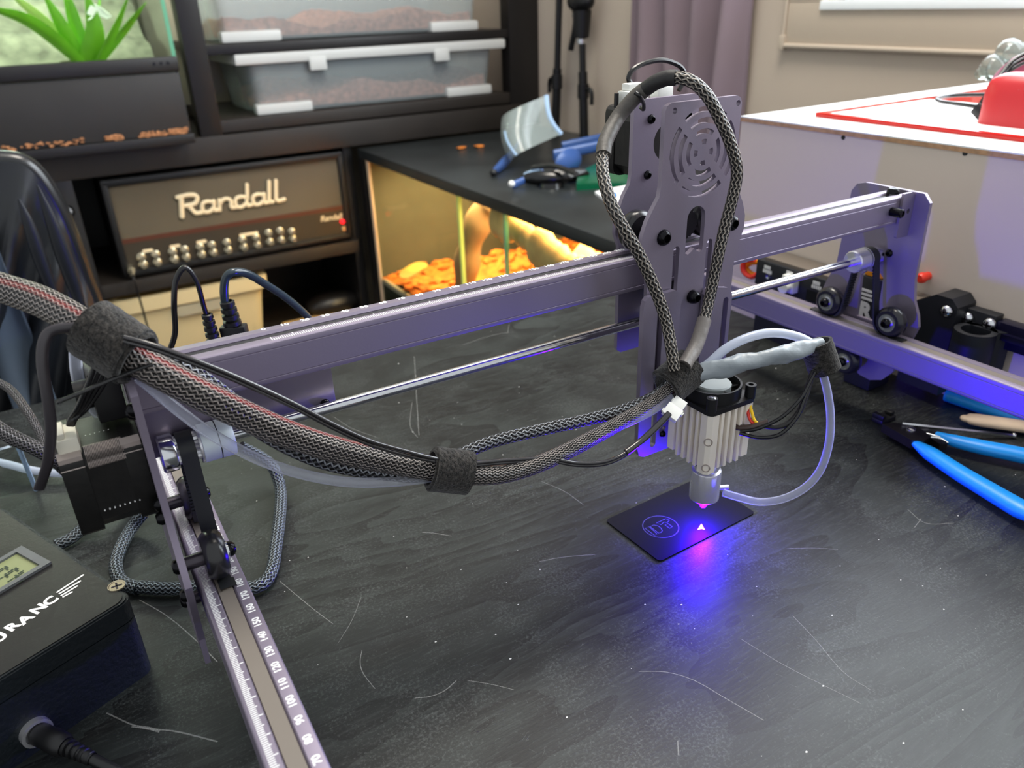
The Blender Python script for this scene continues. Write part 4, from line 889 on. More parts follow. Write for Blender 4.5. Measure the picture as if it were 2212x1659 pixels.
# ------------------------------------------------------------------ laser engraver
EN = empty('laser_engraver', (200, -30, TZ), 'purple anodised desktop laser engraver with ruled aluminium rails', 'laser engraver')
def rail_section(w0, w1, zt, side_slot=True):
    """closed 20x20 section with a V slot on top and fine score lines on the sides; returned in (a, z)"""
    z0 = zt-20; r = 1.3; c = (w0+w1)/2; P = []
    def arc(cx, cz, a0, a1): return [(cx+r*math.cos(math.radians(a0+(a1-a0)*k/3)), cz+r*math.sin(math.radians(a0+(a1-a0)*k/3))) for k in range(4)]
    P += arc(w0+r, zt-r, 180, 90)
    P += [(c-4.2, zt), (c-3.2, zt-1.3), (c-3.2, zt-2.2), (c-5.2, zt-2.2), (c-5.2, zt-5.5), (c+5.2, zt-5.5), (c+5.2, zt-2.2), (c+3.2, zt-2.2), (c+3.2, zt-1.3), (c+4.2, zt)]
    P += arc(w1-r, zt-r, 90, 0)
    def notch(x, s, zz): return [(x, zz+0.3), (x-s*0.35, zz), (x, zz-0.3)]
    P += notch(w1, 1, zt-3.4)+notch(w1, 1, zt-16.6)
    P += arc(w1-r, z0+r, 0, -90)
    P += arc(w0+r, z0+r, -90, -180)
    P += notch(w0, -1, z0+3.4)[::-1]+[] if False else [(w0, z0+2.6), (w0+0.35, z0+2.9), (w0, z0+3.2), (w0, zt-3.7), (w0+0.35, zt-3.4), (w0, zt-3.1)]
    return P
def rails():
    m = MB(); m.prism(rail_section(-17.3, 2.7, 0), YZ, -59.4, 462.4); xr = m.build('gantry_rail', 'anodised_purple', EN, angle=25)
    t = MB()
    for i in range(0, 216):
        l = 4.2 if i % 10 == 0 else (3.2 if i % 5 == 0 else 2.5); t.poly3([(i-0.22, -15.6, 0.05), (i+0.22, -15.6, 0.05), (i+0.22, -15.6+l, 0.05), (i-0.22, -15.6+l, 0.05)])
    t.build('ruler_ticks', 'print_white', xr, smooth=False)
    n = MB()
    for i in range(0, 220, 10): put_text(n, str(i), (i, 0.3, 0.06), (1, 0, 0), (0, 1, 0), 4.0, 0.03, 1.08)
    n.build('ruler_numbers', 'print_white', xr, smooth=False)
    for k, x0 in enumerate((-56.4, 439.4)):
        m = MB(); m.prism(rail_section(x0, x0+20, -103), lambda p, a: (p[0], a, p[1]), -300, 235); r = m.build('y_rail', 'anodised_purple', EN, angle=25)
        b = MB(); b.box(x0+6.9, x0+13.1, -300, 235, -104.9, -103.5); b.build('belt', 'belt_top', r, smooth=False)
        if k == 0:
            t = MB()
            for i in range(-40, 340):
                y = -220.8+i; l = 4.2 if i % 10 == 0 else (3.2 if i % 5 == 0 else 2.5); a = x0+1.7
                t.poly3([(a, y-0.21, -102.94), (a+l, y-0.21, -102.94), (a+l, y+0.21, -102.94), (a, y+0.21, -102.94)])
            t.build('ruler_ticks', 'print_white', r, smooth=False)
            n = MB()
            for i in range(30, 340, 10): put_text(n, str(i), (-39.7, -220.8+i, -102.93), (0, 1, 0), (-1, 0, 0), 4.3, 0.03, 1.0)
            n.build('ruler_numbers', 'print_white', r, smooth=False)
        for yy in (-290, 195):
            f = MB(); f.box(x0-2, x0+22, yy, yy+34, TZ, -123, bev=2); f.build('foot', 'print_black', r)
rails()
def side_plate(x0, x1, s):
    """s=+1 outer side towards +x. outline in (y, z)"""
    out = [(-26, 2), (22, 2), (29, 0), (33, -6), (34, -30), (36, -66), (42, -80), (46, -92), (44, -106), (34, -116), (14, -128), (4, -146), (-2, -150), (-12, -151), (-22, -147), (-30, -137), (-34, -120), (-40, -104), (-42.5, -95), (-40, -86), (-35, -76), (-32, -60), (-31.5, -20), (-31.5, -4)]
    if s < 0: out = [(y, z) for y, z in out]
    hole = [(-7, -66), (-8, -102), (10, -102), (12, -68), (8, -64), (-4, -63)]
    m = MB(); m.prism(out, YZ, x0, x1, [hole] if s > 0 else []); return m.build('side_plate', 'anodised_purple', EN, angle=25)
def wheel(parent, c, r=11.8, w=10, nm='v_wheel'):
    m = MB(); c = Vector(c); m.lathe(c-Vector((w/2, 0, 0)), (1, 0, 0), [(0, 0), (0, r-2.6), (1.2, r-1.2), (w*0.3, r), (w*0.7, r), (w-1.2, r-1.2), (w, r-2.6), (w, 0)], 32); k = m.build(nm, 'wheel_black', parent)
    return k
def sides():
    for s, x0, x1, xc in ((-1, -62.5, -59.5, -46.4), (1, 462.5, 465.5, 449.4)):
        p = side_plate(x0, x1, s)
        for y, z in ((26.5, -91.8), (-28.5, -91.8), (2, -135)):
            k = wheel(p, (xc, y, z))
            q = MB(); q.cyl((min(x0, xc)+1, y, z), (max(x1, xc)-1, y, z), 3.4, 3.4, 16); q.build('spacer', 'tool_steel', p)
            iv = -s; f = xc+iv*5
            q = MB(); q.lathe((f-iv*0.2, y, z), (iv, 0, 0), [(0, 6.8), (0.8, 6.8), (0.8, 5.9), (0.4, 5.7), (0.5, 4.4), (1.6, 4.2), (1.6, 0)], 24); q.build('bearing_ring', 'steel', p)
            bolt(p, (f+iv*1.2, y, z), (iv, 0, 0), 3.8, 3.4)
            bolt(p, (x0 if s < 0 else x1, y, z), (s, 0, 0), 3.6, 2.4)
        if s < 0:
            for y, z in ((-24, -112), (-24, -60), (-26, -12)): bolt(p, (x0, y, z), (-1, 0, 0), 3.2, 2.4)
            m = MB(); m.prism([(-24, -112), (-30, -126), (-31, -150), (-26, -152), (-18, -120)], YZ, x0+0.2, x1-0.2); m.build('plate_tail', 'anodised_purple', p)
        else:
            bolt(p, (x0, -8, -46), (-1, 0, 0), 3.0, 2)
    # rail end bracket on the right
    m = MB(); m.prism(rrect(449, 462.4, -30, 2.5, 4, 4, (4, 1, 2, 1)), XZ, -19.6, -17.5, [circ(457.5, -11, 1.9, 14)]); m.build('end_bracket', 'anodised_purple', EN)
    q = MB(); q.cyl((441, -17.3, -9.2), (441, -25.5, -9.2), 3.2, 3.2, 18); q.lathe((441, -25.5, -9.2), (0, -1, 0), [(0, 3.2), (0.6, 2.6), (0.6, 1.7), (-1.5, 1.6), (-1.5, 0)], 18); q.build('cap_screw', 'black_steel', EN)
    q = MB(); q.cyl((454, -7.3, 0), (454, -7.3, 3.6), 4.2, 3.6, 6); q.lathe((454, -7.3, 0), (0, 0, 1), [(0, 4.6), (2.2, 4.4), (3.8, 3), (3.8, 1.8), (2.4, 1.7), (2.4, 0)], 18); q.build('cap_screw', 'black_steel', EN)
    m = MB(); m.box(-59.4, 31, 6.5, 9.2, -54, -6, bev=1); m.build('lower_bracket', 'anodised_purple', EN)
    bolt(EN, (25, 6.5, -49.5), (0, -1, 0), 2.6, 2)
sides()
def drive():
    Y, Z = 0.0, -49.2
    m = MB(); m.cyl((-50, Y, Z), (452, Y, Z), 3.05, 3.05, 24); m.build('drive_rod', 'steel', EN)
    # left coupling
    m = MB(); m.lathe((-38.6, Y, Z), (1, 0, 0), [(0, 0), (0, 8.8), (0.5, 9.3), (7.6, 9.3), (7.9, 9.0), (8.1, 9.0), (8.4, 9.3), (14.4, 9.3), (15, 8.8), (15, 3.1)], 32); cp = m.build('shaft_coupling', 'matte_alu', EN)
    m = MB(); m.lathe((-30.7, Y, Z), (1, 0, 0), [(0, 9.36), (0.35, 9.36)], 32); m.build('coupling_split', 'black_gloss', cp)
    m = MB(); m.lathe((-56.5, Y, Z), (1, 0, 0), [(0, 0), (0, 8.2), (0.8, 9), (6.2, 9), (7, 8.4), (7, 0)], 32); m.build('bearing_sleeve', 'steel', EN)
    for xa, xb in ((-49.6, -38.9), (444.4, 454.4)):
        m = MB(); n = 20; prof = []
        for i in range(n*2): a = 2*math.pi*i/(n*2); rr = 6.9 if i % 2 else 6.1; prof.append((Y+rr*math.cos(a), Z+rr*math.sin(a)))
        m.prism(prof, YZ, xa, xb); m.lathe((xb-0.4, Y, Z), (1, 0, 0), [(0, 9), (0.9, 9), (0.9, 0)], 28) if xa < 0 else m.lathe((xa-0.6, Y, Z), (1, 0, 0), [(0, 9), (0.9, 9), (0.9, 0)], 28)
        m.build('belt_pulley', 'brushed_aluminium', EN)
    m = MB(); m.lathe((431.5, Y, Z), (1, 0, 0), [(0, 3), (0, 7.6), (0.8, 8.3), (12, 8.3), (12.6, 7.6), (12.6, 0)], 28); m.build('shaft_collar', 'brushed_aluminium', EN)
    m = MB(); m.lathe((454.6, Y, Z), (1, 0, 0), [(0, 0), (0, 7), (4, 7), (4, 5), (8, 5), (8, 0)], 24); m.build('end_bearing', 'steel', EN)
    # toothed belts: from the rail, under the idlers, over the pulley
    for xc in (-44.8, 449.4):
        path = []
        path += [(42, -103.0), (36, -103.6)]
        for k in range(9):    # under/around rear idler up to the pulley
            a = math.radians(270-10*k*1.0); path.append((26.5+13*math.cos(a), -91.8+12.6*math.sin(a)))
        a0 = math.radians(20)
        for k in range(15): a = math.radians(-10+200*k/14); path.append((Y+7.6*math.cos(a), Z+7.6*math.sin(a)))
        for k in range(9): a = math.radians(350-10*k+0); path.append((-28.5+13*math.cos(a), -91.8+12.6*math.sin(a)))
        path += [(-36, -103.6), (-42, -103.0)]
        w = 3.1 if xc > 0 else 3.6
        m = MB(); P = path; L = []
        for i, (y, z) in enumerate(P):
            a = P[max(i-1, 0)]; b = P[min(i+1, len(P)-1)]; t = Vector((b[0]-a[0], b[1]-a[1])).normalized(); nx, nz = -t.y, t.x; h = 0.75
            L.append([m.bm.verts.new((xc-w, y+nx*h, z+nz*h)), m.bm.verts.new((xc+w, y+nx*h, z+nz*h)), m.bm.verts.new((xc+w, y-nx*h, z-nz*h)), m.bm.verts.new((xc-w, y-nx*h, z-nz*h))])
        for A, B in zip(L, L[1:]):
            for k in range(4): m._f([A[k], A[(k+1) % 4], B[(k+1) % 4], B[k]])
        bl = m.build('toothed_belt', 'belt_rubber', EN, angle=60)
        # teeth on the free spans
        tm = MB()
        for (ya, za, yb, zb) in ((13.5, -92, 7.6, -50), (-15.5, -92, -7.6, -50)):
            for k in range(20):
                f = k/19; y = ya+(yb-ya)*f; z = za+(zb-za)*f; sg = -1 if ya > 0 else 1; tm.box(xc-w, xc+w, y+sg*0.5, y+sg*1.5, z-0.6, z+0.6)
        tm.build('belt_teeth', 'belt_rubber', bl, smooth=False)
drive()
def left_motor():
    x1, x0 = -62.6, -94.5; y0, y1, z0, z1 = -20.5, 21, -68, -28
    g = EN
    m = MB(); m.prism(rrect(y0, y1, z0, z1, 4.5, 3), YZ, x0, x0+9); m.prism(rrect(y0, y1, z0, z1, 4.5, 3), YZ, x1-8, x1-0.2); m.prism(rrect(y0+0.4, y1-0.4, z0+0.4, z1-0.4, 6, 1), YZ, x0+9, x1-8)
    mo = m.build('y_motor', 'motor_black', EN, angle=25)
    m = MB()     # chamfered stack of steel laminations at the near upper corner
    for i in range(26):
        xx = x0+10.2+i*0.56; m.prism([(y0-0.6, z1-5.2), (y0-0.6, z1-7.0), (y0+0.2, z1-7.8), (y0+0.2, z1-1), (y0+5.6, z1+0.6), (y0+4.6, z1+0.6)], YZ, xx, xx+0.34)
    m.build('lamination_stack', 'motor_lamination', mo)
    m = MB(); m.prism([(y0-0.25, z1-6.2), (y0+0.4, z1-6.8), (y0+0.4, z1-1), (y0+5.0, z1+0.25)], YZ, x0, x0+9); m.build('end_chamfer', 'motor_lamination', mo)
    m = MB(); m.prism([(y0-0.25, z1-5.2), (y0+0.4, z1-5.8), (y0+0.4, z1-1), (y0+4.4, z1+0.25)], YZ, x1-8, x1-0.4); m.build('end_chamfer', 'motor_lamination', mo)
    m = MB(); m.box(x0+1, x0+9.5, y0+4, y0+20, z1-2, z1+6, bev=1); m.box(x0+2, x0+5, y0+5, y0+18, z1+6, z1+8.5, bev=0.6); m.build('plug_socket', 'cream_plastic', mo)
    m = MB()
    for k in range(8): y = y0-0.32; xx = x0+11+k*2.0; m.prism(circ(xx, z0+11+k*0.0, 0.3, 8), XZ, y0-0.35, y0+0.5)
    for k in range(6): m.prism(circ(x0+12+k*1.8, -5, 0.25, 8), XY, z1+0.3, z1+0.45)
    m.build('dot_marks', 'print_white', mo, smooth=False)
    for y, z in ((-24, -14), (-26, -66)): bolt(EN, (x1, y, z), (-1, 0, 0), 3.2, 3)
    # small limit switch block above the motor
    m = MB(); m.box(-76, -64, -2, 16, -26, -2, bev=1.5); m.cyl((-70, 7, -14), (-82, 7, -14), 6.5, 6.5, 18); m.build('limit_switch', 'black_plastic', EN)
left_motor()
def arc_slot(cx, cz, r0, r1, a0, a1, n=8):
    return [(cx+r1*math.cos(math.radians(a0+(a1-a0)*k/n)), cz+r1*math.sin(math.radians(a0+(a1-a0)*k/n))) for k in range(n+1)] + [(cx+r0*math.cos(math.radians(a1-(a1-a0)*k/n)), cz+r0*math.sin(math.radians(a1-(a1-a0)*k/n))) for k in range(n+1)]
CX = 240.0
def carriage():
    def outline(cx, bul, w, top, wl, zb):
        R_ = [(cx+w-4, top), (cx+w-1.2, top-1.2), (cx+w, top-4), (cx+w, 42), (cx+w+1, 36), (cx+w+5, 30), (cx+bul-3, 24), (cx+bul, 16), (cx+bul, 8), (cx+bul-3, 0), (cx+wl+1, -6), (cx+wl, -12), (cx+wl, zb+3), (cx+wl-3, zb)]
        return R_+[(2*cx-x, z) for x, z in reversed(R_)]
    holes = []
    fx, fz = 241.5, 56.5
    for r0, r1 in ((21.2, 24.2), (15.4, 18.4), (9.8, 12.6), (4.4, 7.0)):
        g = math.degrees(math.asin(min(1, 2.1/r0)))
        for q in range(4): c = q*90; holes.append(arc_slot(fx, fz, r0, r1, c-45+g, c+45-g))
    ctr = [(CX-6.8+6.8*math.cos(math.radians(t))+6.8, 20.5+6.8*math.sin(math.radians(t))) for t in range(0, 181, 15)] + [(CX-6.8, 4), (CX-6.4, 1), (CX-4.4, 0), (CX-2, 1.4), (CX, 3), (CX+2, 1.4), (CX+4.4, 0), (CX+6.4, 1), (CX+6.8, 4)]
    holes += [ctr, slot(CX-13.3, -29, 6.5, 2.3), slot(CX+12.0, -29, 6.5, 2.3), circ(219, 80, 1.6, 12), circ(264.6, 80, 1.6, 12)]
    m = MB(); m.prism(outline(CX, 39, 27.4, 84, 33.5, -86), XZ, -30, -27, holes); fp = m.build('front_plate', 'anodised_purple', EN, angle=25)
    m = MB(); m.prism(outline(246, 35, 24.5, 82, 31, -70), XZ, 6, 9, [circ(248, 57, 11, 28)]); bp = m.build('back_plate', 'anodised_purple', EN, angle=25)
    for x, z in ((216.2, 13.4), (268.3, 13.1)): bolt(fp, (x, -30, z), (0, -1, 0), 4.6, 3.4)
    bolt(fp, (241.4, -30, -26.5), (0, -1, 0), 4.2, 5)
    for x, z in ((234.3, 70.9), (233.4, 39.8), (262, 70.9), (262, 39.8)): bolt(bp, (x, 6, z), (0, -1, 0), 2.6, 2)
    for x, z in ((216.2, 12.6), (268.3, 12.6), (242, -31.5)):
        m = MB(); m.lathe((x, -12.3, z), (0, 1, 0), [(0, 0), (0, 9.4), (1.2, 10.8), (3, 11.9), (7, 11.9), (8.8, 10.8), (10, 9.4), (10, 0)], 32); m.build('v_wheel', 'wheel_black', EN)
        m = MB(); m.cyl((x, -27, z), (x, 6, z), 3.2, 3.2, 14); m.build('spacer', 'tool_steel', EN)
    # belt pulley seen through the oblong window
    m = MB(); n = 20; prof = []
    for i in range(n*2): a = 2*math.pi*i/(n*2); rr = 9.0 if i % 2 else 8.0; prof.append((246+rr*math.cos(a), 13+rr*math.sin(a)))
    m.prism(prof, XZ, -16, -8); m.build('belt_pulley', 'wheel_black', EN)
    # gantry belt lying in the rail slot
    m = MB(); m.box(-59, 462, -10.2, -4.4, -2.9, -1.6); m.build('gantry_belt', 'belt_rubber', EN, smooth=False)
    # motor behind the back plate
    m = MB(); m.prism(rrect(230, 270, 35, 76, 5, 3), XZ, 9, 18); m.prism(rrect(230, 270, 35, 76, 5, 3), XZ, 34, 43); m.prism(rrect(230.6, 269.4, 35.6, 75.4, 7, 1), XZ, 18, 34); mo = m.build('x_motor', 'motor_black', EN, angle=25)
    m = MB(); m.box(234, 250, 27, 37, 76, 84, bev=1); m.box(236, 248, 29, 36, 84, 88, bev=1); m.build('plug_socket', 'white_plastic', mo)
    m = MB(); m.box(256, 268, 26, 34, 76, 85, bev=1); m.build('plug', 'white_plastic', mo)
    m = MB(); m.cyl((231, 34, 75), (231, 34, 83), 1.4, 1.4, 12); m.build('cable_clamp', 'black_plastic', mo)
    # slotted tool plate in front
    hs = [slot(213.6, -84, -27, 2.2), slot(265.5, -70, -31, 2.2), slot(213.6, -119, -92, 2.2), circ(222, -108, 1.5, 10)]
    po = [(204, -18), (224, -18), (227, -19.5), (229, -23), (230, -84), (247, -84), (248, -26), (250, -23), (252, -22), (266, -25), (269.5, -27), (270.5, -31), (270.5, -118), (266, -124), (207, -124), (203, -122), (201.5, -117), (201, -24), (202, -20)]
    m = MB(); m.prism(po, XZ, -34.2, -30.8, hs); m.build('tool_plate', 'anodised_purple', EN, angle=25)
    for z in (-95, -112): bolt(EN, (221, -34.2, z), (0, -1, 0), 2.2, 1.8)
carriage()
HX, HY, HW = 234.6, -59.2, 17.8
def laser_module():
    zt, zb = -79.5, -115.0
    lm = EN
    m = MB(); m.box(HX-9, HX+9, HY+HW-1, -34.2, zb+8, zt-4, bev=1); m.build('mount_block', 'black_plastic', EN)
    # heat sink: core + corner posts + vertical fins on all sides
    core = HW-6.2; m = MB(); m.box(HX-core, HX+core, HY-core, HY+core, zb+0.5, zt)
    hsk = m.build('laser_body', 'cast_aluminium', EN, smooth=False)
    c = 7.2
    for sx in (-1, 1):
        for sy in (-1, 1):
            p = MB(); ox, oy = HX+sx*HW, HY+sy*HW; q = [(ox-sx*2.2, oy), (ox, oy-sy*2.2), (ox, oy-sy*c), (ox-sx*c, oy-sy*(c+1)), (ox-sx*(c+1.5), oy-sy*c), (ox-sx*c, oy)]
            bot = zb-3.5 if (sx < 0 and sy < 0) else zb
            p.prism(q, XY, bot, zt); k = p.build('corner_post', 'cast_aluminium', hsk, angle=25)
            if sx < 0 and sy < 0:
                for zz in (zt-17, zb+1.0):
                    s = MB(); d = Vector((-1, -1, 0)).normalized(); s.lathe(Vector((ox+1.0, oy+1.0, zz))-d*0.1, d, [(0, 2.6), (0.35, 2.6), (0.35, 2.1), (-2, 2.0), (-2, 0)], 18); s.build('set_screw_hole', 'motor_lamination', hsk)
    nf = 4; span = 2*(HW-c)-1.0
    for i in range(nf):
        o = -span/2+span*(i+0.5)/nf
        for ax in range(2):
            for sg in (-1, 1):
                b = zb-1.5-0.6*(i % 2); f = MB()
                if ax == 0: f.box(HX+o-1.1, HX+o+1.1, *(sorted((HY+sg*(core-0.2), HY+sg*HW))), b if sg < 0 else zb, zt-0.3, bev=0.5, seg=2)
                else: f.box(*(sorted((HX+sg*(core-0.2), HX+sg*HW))), HY+o-1.1, HY+o+1.1, b if sg < 0 else zb, zt-0.3, bev=0.5, seg=2)
                f.build('cooling_fin', 'cast_aluminium', hsk)
    # fan
    fb, ft = zt, zt+10.5; R = 15.6
    sq = rrect(HX-HW-0.4, HX+HW+0.4, HY-HW-0.4, HY+HW+0.4, 4, 4)
    m = MB(); m.prism(sq, XY, fb, fb+3, [circ(HX, HY, R-1.5, 32)])
    m.prism(circ(HX, HY, R+1.2, 40), XY, fb+3, ft, [circ(HX, HY, R, 40)])
    fan = m.build('cooling_fan', 'black_plastic', EN, angle=30)
    for sx in (-1, 1):
        for sy in (-1, 1):
            x, y = HX+sx*(HW-2.6), HY+sy*(HW-2.6); l = MB(); l.prism(circ(x, y, 3.1, 18), XY, fb+2, ft, [circ(x, y, 1.7, 6)]); l.build('screw_lug', 'black_plastic', fan)
            if sx < 0 or sy > 0: s = MB(); s.lathe((x, y, ft-0.8), (0, 0, 1), [(0, 2.2), (0.9, 2.1), (1.1, 1.0), (0.5, 0.9), (0.5, 0)], 16); s.build('screw', 'steel', fan)
    m = MB(); m.lathe((HX, HY, fb+2), (0, 0, 1), [(0, 10.8), (ft-fb-3, 10.8), (ft-fb-2.2, 10.0), (ft-fb-2.0, 0)], 32); m.build('hub', 'hub_grey', fan)
    b0 = None
    for i in range(7):
        a = 2*math.pi*i/7; b = MB()
        def bl(u, v): r = 9+(R-9.8)*u; aa = a+v*0.75+u*0.25; return (HX+r*math.cos(aa), HY+r*math.sin(aa), ft-2.2-5*v)
        b.grid(4, 4, bl); b.solid(0.6); b.build('fan_blade', 'black_plastic', fan)
    # nozzle
    NX, NY = 237.0, -58.6
    m = MB(); m.lathe((NX, NY, zb+1), (0, 0, -1), [(0, 0), (0, 8.6), (11, 8.6), (13, 8.6), (13.6, 7.6), (16, 7.6), (16.6, 9.0), (17.2, 9.3), (37, 9.3), (37.6, 8.7), (37.6, 4.6), (38, 4.6)], 36); nz = m.build('nozzle', 'brushed_aluminium', EN, angle=30)
    m = MB(); m.lathe((NX, NY, zb-36.2), (0, 0, -1), [(0, 6.6), (3.2, 4.6), (6.4, 2.4), (7.6, 1.9), (7.6, 0.8), (3, 0.8)], 28); m.build('nozzle_tip', 'laser_tip', EN)
    m = MB(); m.lathe((NX, NY, zb-43.0), (0, 0, -1), [(0, 0.75), (0.9, 0.75), (0.9, 0)], 14); m.build('laser_aperture', 'laser_core', EN)
    m = MB(); m.cyl((NX-7, NY-2, zb-6), (NX-11.5, NY-3.5, zb-6), 2.2, 2.2, 12); m.build('thumb_screw', 'black_plastic', nz)
    m = MB(); m.cyl((NX+8, NY-3, zb-31), (NX+15, NY-5.5, zb-31.5), 1.5, 1.5, 12); m.build('air_barb', 'brushed_aluminium', nz)
    # laser light: scattered glow at the aperture and at the burn spot
    def pl(n, p, e, r): l = bpy.data.lights.new(n, 'POINT'); l.energy = e; l.color = (0.035, 0.0, 1.0); l.shadow_soft_size = r*MM; o = bpy.data.objects.new(n, l); COL.objects.link(o); o.location = W(p)
    pl('laser_spot_light', (238.4, -58, TZ+8.5), 0.85, 7.0)
    pl('laser_aperture_light', (NX, NY, zb-48), 0.25, 3.0)
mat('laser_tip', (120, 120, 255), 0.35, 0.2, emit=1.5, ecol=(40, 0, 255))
laser_module()
# ------------------------------------------------------------------ cables, hoses and straps
def path(pts, n=10): return spline([pd(*p) for p in pts], n)
def cable(name, material, pts, r, label, cat, group=None, flat=1.0, seg=14, n=10, hint=(0, 0, 1), parent=None, rs=None, twist=0.0, jit=0.0):
    P = path(pts, n); m = MB(); m.tube(P, lerp_list(rs, n) if rs else r, seg, flat, hint, twist=twist)
    if jit:
        random.seed(5); m.bm.verts.ensure_lookup_table(); ph = [random.uniform(0, 6.28) for _ in range(6)]
        for q, v_ in enumerate(m.bm.verts):
            i, k = divmod(q, seg); a = 2*math.pi*k/seg; c = P[min(i, len(P)-1)]
            v_.co = c+(v_.co-c)*(1+jit*(0.6*math.sin(a*2+i*0.17+ph[0])+0.5*math.sin(a*3-i*0.23+ph[1])+0.5*math.sin(i*0.31+a+ph[2])+0.2*math.sin(i*0.9+a*2)))
    return m.build(name, material, parent, label=label, cat=cat, group=group, angle=75)
def strap(name, a, b, r, label, flat=0.85, hint=(0, 0, 1), flap=True, r1=None):
    """hook-and-loop wrap: an open band between a and b"""
    a, b = Vector(a), Vector(b); ax = (b-a).normalized(); L = (b-a).length; s = empty(name, (a+b)/2, label, 'strap', 'hook and loop straps on the cables')
    r1 = r1 or r; n = 10
    def band(t0, t1, ra, rb, th, nm, mt='hook_and_loop', wob=0.35):
        m = MB(); seg = 36; h = Vector(hint); u = (h-ax*h.dot(ax)).normalized(); w = ax.cross(u); rings = []
        prof = [(t0, 0)]+[(t0+(t1-t0)*k/n, 1) for k in range(n+1)]+[(t1, 0)]+[(t1-(t1-t0)*k/n, 0) for k in range(n+1)]
        for t, o_ in prof:
            R0 = ra+(rb-ra)*t/max(L, 1)+(th if o_ else 0); ring = []
            for i in range(seg):
                an = 2*math.pi*i/seg; rr = R0*(1+0.012*math.sin(an*5+t)+0.01*math.sin(an*3+2)); ring.append(m.bm.verts.new(a+ax*t+u*(rr*math.cos(an))+w*(rr*flat*math.sin(an))))
            rings.append(ring)
        for A, B in zip(rings, rings[1:]+rings[:1]):
            for i in range(seg): j = (i+1) % seg; m._f([A[i], A[j], B[j], B[i]])
        return m.build(nm, mt, s, angle=70)
    band(0, L, r, r1, 1.5, 'band'); band(-1.2, L-3, r-1.4, r1-1.4, 1.2, 'inner_wrap')
    if flap: band(L-5.5, L+1.8, r-0.9, r1-0.9, 1.3, 'overlap')
    return s
# main sleeved harness, left to middle strap and on to the carriage
cable('sleeved_harness', 'braid_main', [(-60, 600, 322), (20, 627, 320), (90, 652, 316), (160, 690, 311), (235, 738, 308), (300, 780, 309), (370, 818, 314), (450, 860, 322), (540, 903, 334), (640, 944, 347), (740, 975, 360), (840, 998, 372), (930, 1014, 381), (1010, 1026, 388), (1090, 1024, 395), (1170, 1000, 402), (1250, 962, 411), (1330, 918, 421), (1400, 876, 431), (1455, 832, 440)], 7.4,
      'thick woven black sleeve harness with red wires along the gantry', 'cable', flat=0.72, seg=24, rs=[6.6, 6.8, 7.2, 7.6, 7.4, 7.6, 7.8, 7.8, 7.6, 7.4, 7.2, 7, 6.8, 6.2, 5.8, 5.6, 5.4, 5.2, 5, 5])
cable('sleeved_cable', 'braid_coarse', [(300, 745, 318), (360, 775, 322), (425, 815, 330), (500, 872, 341), (580, 935, 353), (700, 992, 365), (820, 1016, 377), (920, 1022, 386), (990, 985, 392), (1060, 955, 399), (1160, 930, 408), (1260, 908, 418), (1350, 885, 428), (1420, 855, 437), (1455, 820, 442)], 3.9,
      'coarse black woven sleeve running above the main harness', 'cable', flat=0.8, seg=16, rs=[4.2, 4.4, 4.8, 5, 5.2, 5.2, 5, 4.6, 3.8, 3.7, 3.7, 3.7, 4, 4.4, 4.4])
LOOP = [(1456, 800, -62), (1450, 752, -58), (1438, 690, -52), (1414, 622, -48), (1380, 548, -45), (1340, 480, -40), (1313, 420, -32), (1301, 360, -22), (1308, 306, -12), (1332, 258, -4), (1366, 216, -6), (1402, 186, -12), (1445, 168, -22), (1490, 174, -32), (1525, 203, -38), (1552, 250, -41), (1578, 310, -43), (1592, 370, -44), (1582, 430, -44), (1566, 490, -44), (1550, 560, -45), (1536, 630, -46), (1522, 690, -50), (1504, 745, -56), (1478, 790, -62)]
LC = empty('loop_cable', py(1456, 800, -62), 'woven black cable loop standing in front of the carriage', 'cable')
def yc(name, material, pts, r, seg=16, n=8, label=None):
    m = MB(); m.tube(spline([py(*p) for p in pts], n), r, seg); return m.build(name, material, LC, label=label, angle=75)
yc('woven_sleeve', 'braid_loop', LOOP, 3.3)
yc('heat_shrink', 'shrink_dark', [(1303, 336, -18)]+LOOP[8:11]+[(1392, 194, -10)], 4.1, label='dark heat shrink sleeve on the upper loop')
yc('heat_shrink', 'shrink_taupe', LOOP[22:25], 4.1, label='grey heat shrink sleeve low on the loop')
yc('electrical_tape', 'tape_black', [(1392, 194, -10), (1416, 178, -16), (1440, 169, -21), (1462, 168, -26)], 4.0, label='black tape round the top of the loop')
yc('zip_tie', 'wire_black', [(1372, 200, -12), (1382, 208, -14), (1390, 222, -10), (1390, 236, -4), (1384, 232, 0)], 1.1, 8)
cable('grey_wrapped_cable', 'shrink_grey', [(1490, 812, 440), (1540, 800, 436), (1590, 788, 433), (1640, 776, 432), (1690, 766, 433), (1735, 754, 436), (1772, 740, 440)], 5.0, 'crinkled grey wrapped cable above the laser fan', 'cable', flat=0.85, seg=28, n=14, rs=[5.2, 5.8, 5.2, 4.6, 5.3, 4.7, 3.6], jit=0.13)
cable('air_hose', 'milky_tube', [(1500, 808, 442), (1530, 786, 440), (1570, 752, 438), (1620, 728, 438), (1672, 719, 440), (1724, 728, 443), (1768, 750, 446)], 2.7, 'milky air hose arching over the grey wrapped cable', 'hose', seg=16)
cable('air_hose', 'clear_tube', [(1772, 790, 447), (1786, 840, 448), (1794, 900, 450), (1790, 960, 452), (1772, 1015, 455), (1738, 1054, 458), (1690, 1078, 462), (1640, 1084, 466), (1595, 1074, 468), (1562, 1064, 469)], 2.4, 'clear air hose curving down to the laser nozzle', 'hose', seg=16)
cable('air_hose', 'clear_tube', [(185, 670, 330), (168, 715, 332), (163, 770, 334), (172, 830, 338), (200, 878, 346), (240, 920, 356)], 2.6, 'clear air hose bending behind the left strap', 'hose', seg=14)
